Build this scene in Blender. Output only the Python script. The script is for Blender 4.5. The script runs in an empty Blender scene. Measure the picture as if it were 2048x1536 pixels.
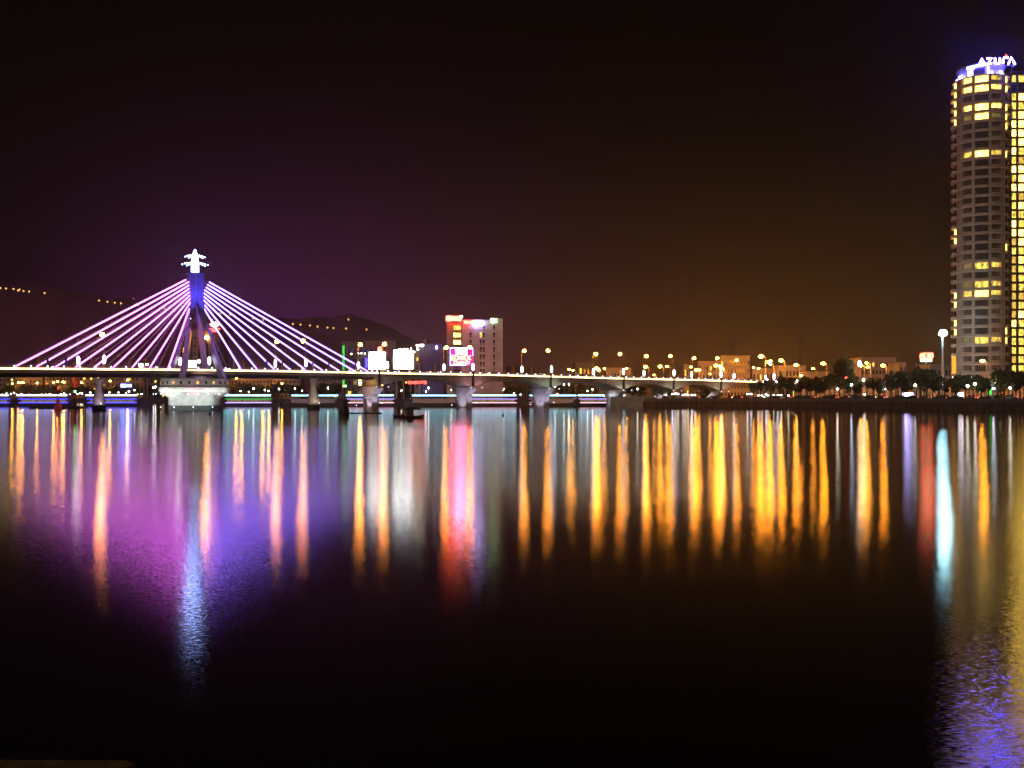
import bpy, math, random
from mathutils import Vector
R = math.radians
sc = bpy.context.scene
COL = sc.collection
# ------------------------------------------------------------------ camera
FPX, CXP, HOR, EYE = 1991.0, 1024.0, 794.0, 4.3        # focal length in px of a 2048 px frame, horizon row, eye height
cd = bpy.data.cameras.new('camera'); cam = bpy.data.objects.new('camera', cd); COL.objects.link(cam)
cam.location = (0, 0, EYE); cam.rotation_euler = (R(90), 0, 0)
cd.sensor_width = 36; cd.lens = 36 * FPX / 2048; cd.shift_y = (HOR - 768) / 2048
cd.clip_start = .5; cd.clip_end = 30000
sc.camera = cam
sc.view_settings.view_transform = 'Standard'; sc.view_settings.look = 'None'
sc.view_settings.exposure = 0.0; sc.view_settings.gamma = 1
cy = sc.cycles
cy.use_denoising = True; cy.max_bounces = 6; cy.diffuse_bounces = 2; cy.glossy_bounces = 4
cy.volume_bounces = 0; cy.sample_clamp_indirect = 6; cy.sample_clamp_direct = 0; cy.use_light_tree = True
cy.caustics_reflective = False; cy.caustics_refractive = False
# ------------------------------------------------------------------ world: night sky with the city's glow on the horizon
w = bpy.data.worlds.new('World'); sc.world = w; w.use_nodes = True
nt = w.node_tree; nt.nodes.clear()
def wm(op, a, b=None, c=None):
    n = nt.nodes.new('ShaderNodeMath'); n.operation = op
    for i, v in enumerate((a, b, c)):
        if v is None: continue
        if isinstance(v, (int, float)): n.inputs[i].default_value = v
        else: nt.links.new(v, n.inputs[i])
    return n.outputs[0]
tc = nt.nodes.new('ShaderNodeTexCoord'); sp = nt.nodes.new('ShaderNodeSeparateXYZ')
nt.links.new(tc.outputs['Generated'], sp.inputs[0])
AZ = wm('ARCTAN2', sp.outputs[0], sp.outputs[1]); EL = wm('ABSOLUTE', wm('ARCSINE', sp.outputs[2]))
def lobe(az0, saz, e0, se):
    a = wm('POWER', wm('ABSOLUTE', wm('DIVIDE', wm('SUBTRACT', AZ, az0), saz)), 2)
    e = wm('POWER', wm('ABSOLUTE', wm('DIVIDE', wm('SUBTRACT', EL, e0), se)), 2)
    return wm('EXPONENT', wm('MULTIPLY', wm('ADD', a, e), -1))
def wcol(fac, col, prev):
    n = nt.nodes.new('ShaderNodeVectorMath'); n.operation = 'MULTIPLY_ADD'
    n.inputs[1].default_value = col
    cmb = nt.nodes.new('ShaderNodeCombineXYZ')
    for i in range(3): nt.links.new(fac, cmb.inputs[i])
    nt.links.new(cmb.outputs[0], n.inputs[0])
    if prev is None: n.inputs[2].default_value = (.0022, .0012, .0006)
    else: nt.links.new(prev, n.inputs[2])
    return n.outputs[0]
c = wcol(lobe(-.20, .22, .04, .15), (.036, .005, .030), None)
c = wcol(lobe(-.05, .45, .05, .20), (.008, .0035, .003), c)
c = wcol(lobe(.24, .27, -.03, .15), (.080, .032, .003), c)
c = wcol(lobe(.38, .30, .0, .16), (.008, .006, .003), c)
c = wcol(lobe(-.26, .13, .07, .08), (.014, .002, .026), c)
sky = nt.nodes.new('ShaderNodeTexSky'); sky.sky_type = 'NISHITA'; sky.sun_disc = False
sky.sun_elevation = R(-4); sky.sun_rotation = R(200)
sk = nt.nodes.new('ShaderNodeVectorMath'); sk.operation = 'MULTIPLY_ADD'; sk.inputs[1].default_value = (.002, .002, .002)
nt.links.new(sky.outputs[0], sk.inputs[0]); nt.links.new(c, sk.inputs[2])
bg = nt.nodes.new('ShaderNodeBackground'); bg.inputs[1].default_value = 1
wo = nt.nodes.new('ShaderNodeOutputWorld')
nt.links.new(sk.outputs[0], bg.inputs[0]); nt.links.new(bg.outputs[0], wo.inputs[0])
# added warm fill lamp from behind the viewer, stands in for town glow
sd = bpy.data.lights.new('town_fill', 'SUN'); sd.energy = .55; sd.angle = R(12); sd.color = (1, .70, .52)
so = bpy.data.objects.new('town_fill', sd); COL.objects.link(so); so.rotation_euler = (R(62), 0, R(-28))

# ------------------------------------------------------------------ helpers
def at(px, py, D): return Vector(((px - CXP) / FPX * D, D, EYE + (HOR - py) / FPX * D))
def gx(px, D): return (px - CXP) / FPX * D
def zz(py, D): return EYE + (HOR - py) / FPX * D
class MB:
    def __init__(s): s.v = []; s.f = []
    def add(s, vs, fs):
        b = len(s.v); s.v += [tuple(p) for p in vs]; s.f += [tuple(i + b for i in q) for q in fs]; return s
    def box(s, x0, x1, y0, y1, z0, z1):
        return s.add([(x0,y0,z0),(x1,y0,z0),(x1,y1,z0),(x0,y1,z0),(x0,y0,z1),(x1,y0,z1),(x1,y1,z1),(x0,y1,z1)],
                     [(0,3,2,1),(4,5,6,7),(0,1,5,4),(1,2,6,5),(2,3,7,6),(3,0,4,7)])
    def tube(s, pts, rad, n=6, cap=True):
        pts = [Vector(p) for p in pts]
        if not isinstance(rad, (list, tuple)): rad = [rad] * len(pts)
        rings = []
        for i, p in enumerate(pts):
            d = (pts[min(i+1, len(pts)-1)] - pts[max(i-1, 0)]).normalized()
            u = d.cross(Vector((0, 0, 1)) if abs(d.z) < .95 else Vector((0, 1, 0))).normalized(); t = d.cross(u)
            rings.append([p + (u * math.cos(a) + t * math.sin(a)) * rad[i] for a in [2*math.pi*(k+.5)/n for k in range(n)]])
        vs = [q for r in rings for q in r]; fs = []
        for i in range(len(pts) - 1):
            for k in range(n): fs.append((i*n+k, i*n+(k+1)%n, (i+1)*n+(k+1)%n, (i+1)*n+k))
        if cap: fs += [tuple(range(n))[::-1], tuple((len(pts)-1)*n+k for k in range(n))]
        return s.add(vs, fs)
    def lathe(s, prof, n=16, c=(0,0,0), a0=0, a1=2*math.pi, cap=True, sx=1, sy=1):
        full = abs(a1 - a0 - 2*math.pi) < 1e-6; m = n if full else n + 1
        vs = [(c[0]+r*sx*math.sin(a0+(a1-a0)*k/n), c[1]-r*sy*math.cos(a0+(a1-a0)*k/n), c[2]+z) for r, z in prof for k in range(m)]
        fs = []
        for i in range(len(prof)-1):
            for k in range(n):
                k2 = (k+1) % m; fs.append((i*m+k, i*m+k2, (i+1)*m+k2, (i+1)*m+k))
        if cap and full: fs += [tuple(range(m))[::-1], tuple((len(prof)-1)*m+k for k in range(m))]
        return s.add(vs, fs)
    def ball(s, c, r, n=6, sz=1): 
        return s.lathe([(max(.001, r*math.sin(math.pi*i/n)), -r*sz*math.cos(math.pi*i/n)) for i in range(n+1)], max(6, n), c, cap=False)
    def prism(s, out, y0, y1):       # outline in x,z extruded along y
        n = len(out)
        return s.add([(x,y0,z) for x,z in out] + [(x,y1,z) for x,z in out],
                     [tuple(range(n)), tuple(range(2*n-1, n-1, -1))] + [(i, i+n, (i+1)%n+n, (i+1)%n) for i in range(n)])
    def slab(s, out, z0, z1):        # outline in x,y extruded along z
        n = len(out)
        return s.add([(x,y,z0) for x,y in out] + [(x,y,z1) for x,y in out],
                     [tuple(range(n))[::-1], tuple(range(n, 2*n))] + [(i, (i+1)%n, (i+1)%n+n, i+n) for i in range(n)])
    def quad(s, a, b, c_, d): return s.add([a, b, c_, d], [(0,1,2,3)])
def part(name, mb, mat, parent=None, smooth=False, loc=None):
    me = bpy.data.meshes.new(name); me.from_pydata(mb.v, [], mb.f); me.update()
    if smooth:
        me.polygons.foreach_set('use_smooth', [True] * len(me.polygons))
    me.materials.append(mat)
    o = bpy.data.objects.new(name, me); COL.objects.link(o)
    if parent is not None: o.parent = parent
    if loc is not None: o.location = loc
    return o
def tag(o, label=None, cat=None, group=None, kind=None):
    for k, v in (('label', label), ('category', cat), ('group', group), ('kind', kind)):
        if v: o[k] = v
    return o
def thing(name, label, cat, loc=(0,0,0), rz=0, group=None):
    o = bpy.data.objects.new(name, None); COL.objects.link(o); o.location = loc; o.rotation_euler = (0,0,rz)
    o.empty_display_size = .5
    return tag(o, label, cat, group)
KIDS = {}
def copy_tree(o, parent=None):
    c_ = o.copy(); COL.objects.link(c_)
    if parent is not None: c_.parent = parent
    for ch in o.children: copy_tree(ch, c_)
    return c_
def dup(o, loc, rz=0, label=None, scale=1, group=None):
    c_ = copy_tree(o); c_.location = loc; c_.rotation_euler = (0,0,rz)
    c_.scale = (scale,)*3 if isinstance(scale, (int, float)) else scale
    if label: c_['label'] = label
    if group: c_['group'] = group
    return c_
class Maker:                          # first call builds, later calls copy
    def __init__(s, fn): s.fn = fn; s.proto = None
    def __call__(s, label, loc, rz=0, scale=1, group=None):
        if s.proto is None:
            s.proto = s.fn(); o = s.proto
            o.location = loc; o.rotation_euler = (0,0,rz); o.scale = (scale,)*3 if isinstance(scale, (int, float)) else scale
            o['label'] = label
            if group: o['group'] = group
            return o
        return dup(s.proto, loc, rz, label, scale, group)
ORD = ['first','second','third','fourth','fifth','sixth','seventh','eighth','ninth','tenth','eleventh','twelfth','thirteenth',
       'fourteenth','fifteenth','sixteenth','seventeenth','eighteenth','nineteenth','twentieth','twenty-first','twenty-second',
       'twenty-third','twenty-fourth','twenty-fifth','twenty-sixth','twenty-seventh','twenty-eighth','twenty-ninth','thirtieth',
       'thirty-first','thirty-second','thirty-third','thirty-fourth','thirty-fifth','thirty-sixth','thirty-seventh','thirty-eighth',
       'thirty-ninth','fortieth','forty-first','forty-second','forty-third','forty-fourth','forty-fifth','forty-sixth','forty-seventh',
       'forty-eighth','forty-ninth','fiftieth']
def ordl(i, n):
    return 'leftmost' if i == 0 else ('rightmost' if i == n-1 else ORD[i] + ' from the left')
# ------------------------------------------------------------------ materials
def mat(name, col, rough=.7, col2=None, scale=3.0, metal=0, bump=0, stretch=(1,1,1)):
    m = bpy.data.materials.new(name); m.use_nodes = True; t = m.node_tree; b = t.nodes['Principled BSDF']
    b.inputs['Roughness'].default_value = rough; b.inputs['Metallic'].default_value = metal
    col2 = col2 or tuple(x*.72 for x in col)
    tc_ = t.nodes.new('ShaderNodeTexCoord'); mp = t.nodes.new('ShaderNodeMapping'); mp.inputs['Scale'].default_value = stretch
    no = t.nodes.new('ShaderNodeTexNoise'); no.inputs['Scale'].default_value = scale; no.inputs['Detail'].default_value = 5
    cr = t.nodes.new('ShaderNodeValToRGB'); cr.color_ramp.elements[0].position = .35; cr.color_ramp.elements[1].position = .65
    cr.color_ramp.elements[0].color = (*col2, 1); cr.color_ramp.elements[1].color = (*col, 1)
    t.links.new(tc_.outputs['Object'], mp.inputs[0]); t.links.new(mp.outputs[0], no.inputs[0])
    t.links.new(no.outputs[0], cr.inputs[0]); t.links.new(cr.outputs[0], b.inputs['Base Color'])
    if bump:
        bp = t.nodes.new('ShaderNodeBump'); bp.inputs['Strength'].default_value = bump
        t.links.new(no.outputs[0], bp.inputs['Height']); t.links.new(bp.outputs[0], b.inputs['Normal'])
    return m
def emat(name, col, strength, vary=0, scale=1.5, stretch=(1,1,1)):
    m = bpy.data.materials.new(name); m.use_nodes = True; t = m.node_tree; t.nodes.clear()
    e = t.nodes.new('ShaderNodeEmission'); o = t.nodes.new('ShaderNodeOutputMaterial')
    e.inputs[0].default_value = (*col, 1); e.inputs[1].default_value = strength
    if vary:
        tc_ = t.nodes.new('ShaderNodeTexCoord'); mp = t.nodes.new('ShaderNodeMapping'); mp.inputs['Scale'].default_value = stretch
        no = t.nodes.new('ShaderNodeTexNoise'); no.inputs['Scale'].default_value = scale; no.inputs['Detail'].default_value = 3
        mr = t.nodes.new('ShaderNodeMapRange'); mr.inputs[1].default_value = .35; mr.inputs[2].default_value = .68
        mr.inputs[3].default_value = strength*(1-vary); mr.inputs[4].default_value = strength*(1+vary)
        t.links.new(tc_.outputs['Object'], mp.inputs[0]); t.links.new(mp.outputs[0], no.inputs[0])
        t.links.new(no.outputs[0], mr.inputs[0]); t.links.new(mr.outputs[0], e.inputs[1])
    t.links.new(e.outputs[0], o.inputs[0]); return m
M = dict(
 conc=mat('concrete', (.42,.39,.33), .8, scale=.35, bump=.2), concd=mat('dark_concrete', (.10,.10,.10), .8, scale=.6),
 pier=mat('pier_concrete', (.50,.46,.46), .75, scale=.5), steelb=mat('painted_steel', (.16,.16,.26), .5, scale=.4),
 asphalt=mat('asphalt', (.05,.05,.05), .85), pole=mat('galvanised_steel', (.45,.42,.40), .5, metal=.3),
 black=mat('black_steel', (.015,.015,.015), .6), fender=mat('fender_rubber', (.03,.03,.035), .7),
 tower=mat('tower_render', (.52,.40,.31), .75, scale=.2), towerd=mat('tower_shade', (.30,.25,.22), .8, scale=.3),
 slabe=mat('slab_edge', (.66,.55,.48), .7, scale=.3),
 glass=mat('dark_glass', (.02,.02,.025), .15, scale=.5), olive=mat('olive_render', (.11,.10,.06), .8),
 white=mat('white_paint', (.72,.68,.66), .6, scale=.3), hotel=mat('hotel_render', (.66,.58,.55), .75, scale=.15),
 bwall=mat('building_render', (.36,.30,.26), .8, scale=.3), bdark=mat('building_grey', (.13,.12,.13), .8, scale=.3),
 bblue=mat('blue_curtain_wall', (.05,.04,.20), .35, scale=.2), red=mat('red_render', (.5,.06,.04), .7),
 leaf=mat('leaf_dark', (.06,.075,.025), .6, (.025,.032,.012), 1.2), leaf2=mat('leaf_green', (.09,.12,.035), .6, (.04,.055,.018), 1.2),
 bark=mat('bark', (.10,.07,.05), .9, scale=6), land=mat('ground_earth', (.05,.045,.035), .9, scale=.1),
 hill=mat('hill_sky_tint', (.23,.080,.18), .95, (.20,.07,.15), .004), paving=mat('promenade_paving', (.16,.14,.12), .8, scale=.4),  # hill colour carries the violet sky glow and haze in front of it
 wallc=mat('embankment_concrete', (.09,.06,.04), .85, (.03,.02,.015), .8, stretch=(1.5,1.5,.3)),
 hull=mat('boat_hull', (.10,.10,.12), .4), hullw=mat('boat_hull_white', (.6,.6,.62), .4), wood=mat('old_wood', (.06,.04,.03), .8),
 person=mat('dark_clothes', (.03,.03,.04), .9), carp=mat('car_paint_grey', (.2,.2,.22), .3), carw=mat('car_paint_white', (.7,.7,.7), .3),
 carr=mat('car_paint_red', (.4,.03,.02), .3), tyre=mat('tyre', (.02,.02,.02), .9),
 fy=mat('flag_yellow', (.75,.45,.03), .8), fr=mat('flag_red', (.7,.03,.03), .8), fb=mat('flag_blue', (.12,.2,.7), .8),
 # lit things
 sodium=emat('sodium_lamp_glass', (1,.30,.016), 235), sodiumf=emat('far_sodium_lamp_glass', (1,.34,.03), 220),
 sodhill=emat('hill_lamp_glass', (1,.52,.10), 2.2), whitel=emat('white_lamp_glass', (1,.93,.75), 26),
 whiteb=emat('blue_white_lamp_glass', (.75,.8,1), 30), flood=emat('metal_halide_glass', (.45,.90,1), 160),
 box=emat('lit_acrylic', (1,.85,.92), 14), strip=emat('deck_light_strip', (1,.62,.27), 5.0, .45, .25, (1,1,1)),
 post=emat('lit_post', (.85,.85,1), 3), cabL=emat('pink_cable_tube', (.62,.115,.72), 10.5), cabR=emat('violet_cable_tube', (.28,.14,1), 10.5),
 lotus=emat('crown_white_tube', (.30,.42,1), 38), bulbw=emat('crown_bulb_white', (.35,.55,1), 14), bulbo=emat('crown_bulb_orange', (1,.35,.03), 12),
 winy=emat('lit_window_yellow', (1,.66,.10), 1.7, .75, 1.2, (1,1,.5)), winb=emat('bright_window_yellow', (1,.58,.10), 8.5, .7, .9, (1,1,.6)),
 wind=emat('dim_window_yellow', (.75,.55,.16), .35, .5, 1.0), winc=emat('curtained_window', (1,.60,.10), .95, .5, 2.0, (1,1,.4)), cyan=emat('cyan_led', (.30,.85,1), 5), blue=emat('blue_led', (.07,.06,1), 3.2),
 violet=emat('violet_led', (.42,.32,1), 3.0), pink=emat('pink_led', (1,.45,.6), 2.6), green=emat('green_led', (.06,1,.08), 1.3),
 greens=emat('green_signal_glass', (.1,1,.25), 30), reds=emat('red_signal_glass', (1,.03,.02), 12), bill=emat('billboard_screen', (.95,.97,1), 7, .15, .2),
 redn=emat('red_neon', (1,.04,.03), 14), redw=emat('red_white_neon', (1,.05,.03), 26), whn=emat('white_neon', (.55,.45,1), 22),
 azn=emat('blue_white_neon', (.06,.045,1), 260), crownw=emat('crown_light', (.16,.13,1), 42), yneon=emat('amber_neon', (1,.5,.03), 5),
 gneon=emat('green_white_neon', (.6,1,.5), 9), warm=emat('shop_interior', (1,.34,.10), .45, .98, 1.6), bluebox=emat('blue_border_neon', (.12,.16,1), 22),
 head=emat('headlight_glass', (1,.9,.7), 18), tail=emat('taillight_glass', (1,.08,.03), 7), orangeb=emat('amber_panel', (1,.42,.03), 1.3),
 magenta=emat('magenta_panel', (1,.01,.22), 3, .4, .2), puck=emat('floodlight_lens', (.85,.8,1), 5),
)
# ------------------------------------------------------------------ water
def water_mat():
    m = bpy.data.materials.new('river_water'); m.use_nodes = True; t = m.node_tree; t.nodes.clear()
    L = t.links.new; N = t.nodes.new
    geo = N('ShaderNodeNewGeometry')
    def noise(scale, stretch, detail=3, rot=0):
        mp = N('ShaderNodeMapping'); mp.inputs['Scale'].default_value = stretch; mp.inputs['Rotation'].default_value = (0,0,rot)
        L(geo.outputs['Position'], mp.inputs[0]); n = N('ShaderNodeTexNoise'); n.inputs['Scale'].default_value = scale
        n.inputs['Detail'].default_value = detail; L(mp.outputs[0], n.inputs[0]); return n.outputs[0]
    def math(op, a, b=None, c=None):
        n = N('ShaderNodeMath'); n.operation = op
        for k, v in enumerate((a, b, c)):
            if v is None: continue
            if isinstance(v, (int, float)): n.inputs[k].default_value = v
            else: L(v, n.inputs[k])
        return n.outputs[0]
    def rng(x, a, b, c_, d_):
        n = N('ShaderNodeMapRange'); n.inputs[1].default_value = a; n.inputs[2].default_value = b; n.inputs[3].default_value = c_; n.inputs[4].default_value = d_
        L(x, n.inputs[0]); return n.outputs[0]
    # wind lanes: calmer and rougher bands across the river; ripples have bounded slopes
    lane = noise(.02, (.2, 1, 1), 2, .05)
    sy = N('ShaderNodeSeparateXYZ'); L(geo.outputs['Position'], sy.inputs[0])
    dist = math('MULTIPLY_ADD', lane, 40, sy.outputs[1])
    calm = rng(dist, 140, 172, 1, .42)
    amp = math('MULTIPLY', math('MULTIPLY', rng(lane, .38, .62, .85, 1.12), calm), WAMP)
    sl = []
    for k, (sc_, st, K, rot) in enumerate(((24.0, (.30,1,1), 13, .08), (22.0, (.34,1,1), 15, -.12))):
        mp = N('ShaderNodeMapping'); mp.inputs['Scale'].default_value = st; mp.inputs['Rotation'].default_value = (0,0,rot); mp.inputs['Location'].default_value = (k*37, k*11, 0)
        L(geo.outputs['Position'], mp.inputs[0]); n = N('ShaderNodeTexNoise'); n.inputs['Scale'].default_value = sc_; n.inputs['Detail'].default_value = 3; L(mp.outputs[0], n.inputs[0])
        sl.append(math('MULTIPLY', math('SINE', math('MULTIPLY', n.outputs[0], K)), amp))
    cv = N('ShaderNodeCombineXYZ'); L(math('MULTIPLY', sl[0], .55), cv.inputs[0]); L(sl[1], cv.inputs[1]); cv.inputs[2].default_value = 1
    nm = N('ShaderNodeVectorMath'); nm.operation = 'NORMALIZE'; L(cv.outputs[0], nm.inputs[0])
    g = N('ShaderNodeBsdfGlossy'); g.distribution = 'BECKMANN'; g.inputs['Color'].default_value = (1,1,1,1)
    L(rng(sy.outputs[1], 11, 50, WROUGH+.035, WROUGH), g.inputs['Roughness'])
    L(nm.outputs[0], g.inputs['Normal'])
    d = N('ShaderNodeBsdfDiffuse'); d.inputs[0].default_value = (.004,.005,.005,1)
    fr = N('ShaderNodeFresnel'); fr.inputs[0].default_value = 1.33
    mx = N('ShaderNodeMixShader'); L(fr.outputs[0], mx.inputs[0]); L(d.outputs[0], mx.inputs[1]); L(g.outputs[0], mx.inputs[2])
    o = N('ShaderNodeOutputMaterial'); L(mx.outputs[0], o.inputs[0]); return m
HAZE = .00012
WROUGH = .105; WAMP = .034
wt = MB().quad((-4600,-60,0),(4600,-60,0),(4600,4500,0),(-4600,4500,0))
tag(part('river_water', wt, water_mat()), kind='structure')
# ------------------------------------------------------------------ land
shore_px = [(-900,1500),(-200,1000),(0,900),(280,800),(420,620),(640,520),(900,492),(1228,484),(1238,455),(1300,436),(1500,415),(1700,362),(1900,326),(2048,306),(2300,290),(3000,270)]
shore = [(gx(p, D), D) for p, D in shore_px]
def shoreD(px):
    for (a, da), (b, db) in zip(shore_px, shore_px[1:]):
        if a <= px <= b: return da + (db-da)*(px-a)/(b-a)
    return 300
GZ = 3.5
out = shore + [(2500, 300), (4550, 4600), (-4550, 4600), (-3500, 1800)]
tag(part('ground', MB().slab(out, -2, GZ), M['land']), kind='structure')
# promenade paving and kerb along the right bank
def offset_line(pts, d):
    res = []
    for i, p in enumerate(pts):
        a = Vector(pts[max(i-1,0)]); b = Vector(pts[min(i+1,len(pts)-1)]); t = (b-a).normalized(); n = Vector((-t.y, t.x))
        if n.y < 0: n = -n
        res.append((p[0]+n.x*d, p[1]+n.y*d))
    return res
rb = [(gx(p, D), D) for p, D in shore_px[8:]]
def ribbon(name, pts, d0, d1, z0, z1, m, **kw):
    a = offset_line(pts, d0); b = offset_line(pts, d1); mb = MB()
    for i in range(len(pts)-1):
        q = [a[i], a[i+1], b[i+1], b[i]]
        mb.slab(q if True else q, z0, z1)
    return part(name, mb, m)
tag(ribbon('promenade', rb, 1.0, 9, GZ-.1, GZ+.012, M['paving']), kind='structure')
tag(ribbon('road', rb, 14, 26, GZ-.1, GZ+.008, M['asphalt']), kind='structure')
tag(ribbon('kerb', rb, 13.6, 14, GZ-.1, GZ+.13, M['conc']), kind='structure')
ew = thing('embankment_wall', 'dark stained concrete river wall below the trees on the right bank', 'embankment wall', (rb[3][0], rb[3][1], 0))
loc_rb = [(x-rb[3][0], y-rb[3][1]) for x, y in rb]
def ribbon_mb(pts, d0, d1, z0, z1):
    a = offset_line(pts, d0); b = offset_line(pts, d1); mb = MB()
    for i in range(len(pts)-1): mb.slab([a[i], a[i+1], b[i+1], b[i]], z0, z1)
    return mb
part('wall_face', ribbon_mb(loc_rb, -1.2, 1, -1, 2.6), M['wallc'], ew)
part('coping', ribbon_mb(loc_rb, -.5, 1.2, 2.6, 3.7), M['concd'], ew)
mb = MB(); a = offset_line(loc_rb, -1.35)
for i in range(len(a)-1):
    p, q = Vector(a[i]), Vector(a[i+1]); n = int((q-p).length/2.2)
    for k in range(n):
        c_ = p + (q-p)*(k/n); mb.box(c_.x-.15, c_.x+.15, c_.y-.12, c_.y+.12, -1, 2.0+.5*random.Random(k).random())
part('timber_piles', mb, M['wood'], ew)
pw = thing('pale_quay_wall', 'pale grey concrete quay end beside the last river pier', 'quay wall', (gx(1262,440), 440, 0))
part('wall_face', MB().box(-9, 9, -1.5, 4, -1, GZ+.6), M['conc'], pw); part('coping', MB().box(-9.3, 9.3, -1.8, 4, GZ+.6, GZ+1.0), M['pier'], pw)
# foreground ledge of the near quay, bottom left corner
tag(part('quay_ledge', MB().slab([(-9,6),(-4.8,11.0),(-4.35,11.5),(-4.5,11.62),(-14,11.7),(-14,6)], -.5, .06), mat('ochre_stone', (.17,.11,.015), .9, (.05,.035,.008), scale=4)), kind='structure')
# hills
rnd = random.Random(5)
def ridge_y(px):
    T = [(-400,520),(-200,545),(0,566),(100,578),(200,594),(275,603),(370,615),(450,625),(540,635),(600,638),(650,634),(700,631),(740,640),(800,664),(900,715),(1100,768)]
    for (a_, ya), (b_, yb) in zip(T, T[1:]):
        if a_ <= px <= b_: return ya + (yb-ya)*(px-a_)/(b_-a_)
    return 780
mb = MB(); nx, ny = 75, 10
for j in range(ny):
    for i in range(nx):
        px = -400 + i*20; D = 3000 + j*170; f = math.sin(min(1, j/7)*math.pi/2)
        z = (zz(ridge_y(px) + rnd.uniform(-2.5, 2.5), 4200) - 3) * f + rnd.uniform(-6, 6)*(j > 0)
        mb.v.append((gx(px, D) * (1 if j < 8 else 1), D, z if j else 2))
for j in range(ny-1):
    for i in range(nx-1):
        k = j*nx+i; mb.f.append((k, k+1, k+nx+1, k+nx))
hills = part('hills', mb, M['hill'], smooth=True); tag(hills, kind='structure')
hl = [(1,576),(12,577),(27,578),(36,581),(39,579),(47,582),(58,583),(89,586),(198,601),(215,603.5),(229.5,605.5),(242,606.5),(271,609),(275,610),
      (329,617),(349,620),(370,621),(441,627),(460,630),(468,631),(506,637),(526,640),(539,642),(586,648),(601,649),(620,651),(635,653),(655,655),(667,656),(697,639),(692,657),(733,659)]
def mk_hill_lamp():
    o = thing('mountain_lamp', '', 'street lamp', group='tiny amber lamps strung along the dark mountain road')
    part('pole', MB().tube([(0,0,-14),(0,0,-1)], .35, 4), M['pole'], o); part('lit_globe', MB().ball((0,0,0), 2.6, 5), M['sodhill'], o)
    return o
HL = Maker(mk_hill_lamp)
for i, (x, y) in enumerate(hl):
    HL('tiny amber lamp on the dark mountain road, %s' % ordl(i, len(hl)), at(x, y, 2950))
rl = thing('mountain_beacon', 'tiny red lamp above the amber row on the dark mountain', 'beacon', at(267, 597, 2950))
part('lit_globe', MB().ball((0,0,0), 2.0, 5), emat('red_beacon_glass', (1,.15,.12), 1.5), rl); part('pole', MB().tube([(0,0,-20),(0,0,-1)], .5, 4), M['pole'], rl)
# ------------------------------------------------------------------ the bridge
PHI = R(36); CO, SI = math.cos(PHI), math.sin(PHI); OX, OY = gx(390, 335), 335.0
def bs(px, v):
    u = (px - CXP) / FPX
    return (u * (OY + v*CO) - (OX - v*SI)) / (CO - u*SI)
def bpt(s_, v, z): return Vector((OX + s_*CO - v*SI, OY + s_*SI + v*CO, z))
def bz(py, s_, v): return zz(py, OY + s_*SI + v*CO)
DT = [(-260,735),(0,736.5),(200,738),(390,739.5),(560,742),(740,745.5),(1000,750),(1250,757),(1400,760),(1520,764),(1700,772)]
DZ = [(bs(p, -6.5), bz(y, bs(p, -6.5), -6.5)) for p, y in DT]
def dz(s_):
    for (a_, za), (b_, zb) in zip(DZ, DZ[1:]):
        if s_ <= b_: return za + (zb-za)*(s_-a_)/(b_-a_)
    return DZ[-1][1]
S0, S1, S2 = bs(-230, 0), bs(752, -6), bs(1640, -6)
br = thing('cable_stayed_bridge', 'cable stayed swing bridge with pink and violet lit cables and a four legged pylon', 'bridge', (OX, OY, 0), PHI)
ap = thing('girder_bridge', 'concrete girder bridge with haunched piers running to the right bank', 'bridge', bpt(S1, 0, 0), PHI)
def along(mb, s0, s1, v0, v1, zf0, zf1, step=3.0, off=0):
    n = max(1, int((s1-s0)/step)); vs = []; fs = []
    for i in range(n+1):
        s_ = s0 + (s1-s0)*i/n; a_, b_ = zf0(s_), zf1(s_)
        vs += [(s_-off, v0, a_), (s_-off, v1, a_), (s_-off, v1, b_), (s_-off, v0, b_)]
    for i in range(n):
        for k in range(4):
            fs.append((i*4+k, (i+1)*4+k, (i+1)*4+(k+1)%4, i*4+(k+1)%4))
    fs += [(0,1,2,3), (n*4+3, n*4+2, n*4+1, n*4)]
    return mb.add(vs, fs)
haunch = [bs(p, -6) for p in (757, 945, 1100, 1246, 1346, 1441)]
def depth(s_):
    d = min(abs(s_-h_) for h_ in haunch); return 2.3 + 2.7*max(0, 1-d/13)**1.5
for root, a_, b_, off in ((br, S0, S1, 0), (ap, S1+.15, S2, S1)):
    part('deck_slab', along(MB(), a_, b_, -6.5, 6.5, lambda s_: dz(s_)-.55, lambda s_: dz(s_)-.06, off=off), M['conc'], root)
    part('road_surface', along(MB(), a_, b_, -5, 5, lambda s_: dz(s_)-.06, lambda s_: dz(s_)-.02, off=off), M['asphalt'], root)
    mb = MB(); s_ = a_; k = 0
    while s_ < b_ - 1:
        e_ = min(b_, s_ + 4.6)
        along(mb, s_+.15, e_-.2, -6.62, -6.52, lambda q: dz(q)-.32, lambda q: dz(q)+.22, off=off)
        part('railing_post', MB().box(-.14, .14, -.15, .15, -.3, .95), M['post'], root, loc=(s_-off, -6.6, dz(s_)))
        s_ = e_; k += 1
    part('light_strip', mb, M['strip'], root)
    for v in (-6.35, 6.35):
        rm = MB()
        for hz_ in (.45, .75, 1.05): along(rm, a_, b_, v-.04, v+.04, lambda q, hz_=hz_: dz(q)+hz_-.04, lambda q, hz_=hz_: dz(q)+hz_+.04, off=off)
        q = a_
        while q < b_: rm.box(q-.03-off, q+.03-off, v-.03, v+.03, dz(q)-.06, dz(q)+1.05); q += 1.15
        part('railing', rm, M['pole'], root)
part('fascia_girder', along(MB(), S0, S1, -6.3, 6.3, lambda s_: dz(s_)-1.35, lambda s_: dz(s_)-.55), M['conc'], br)
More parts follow.
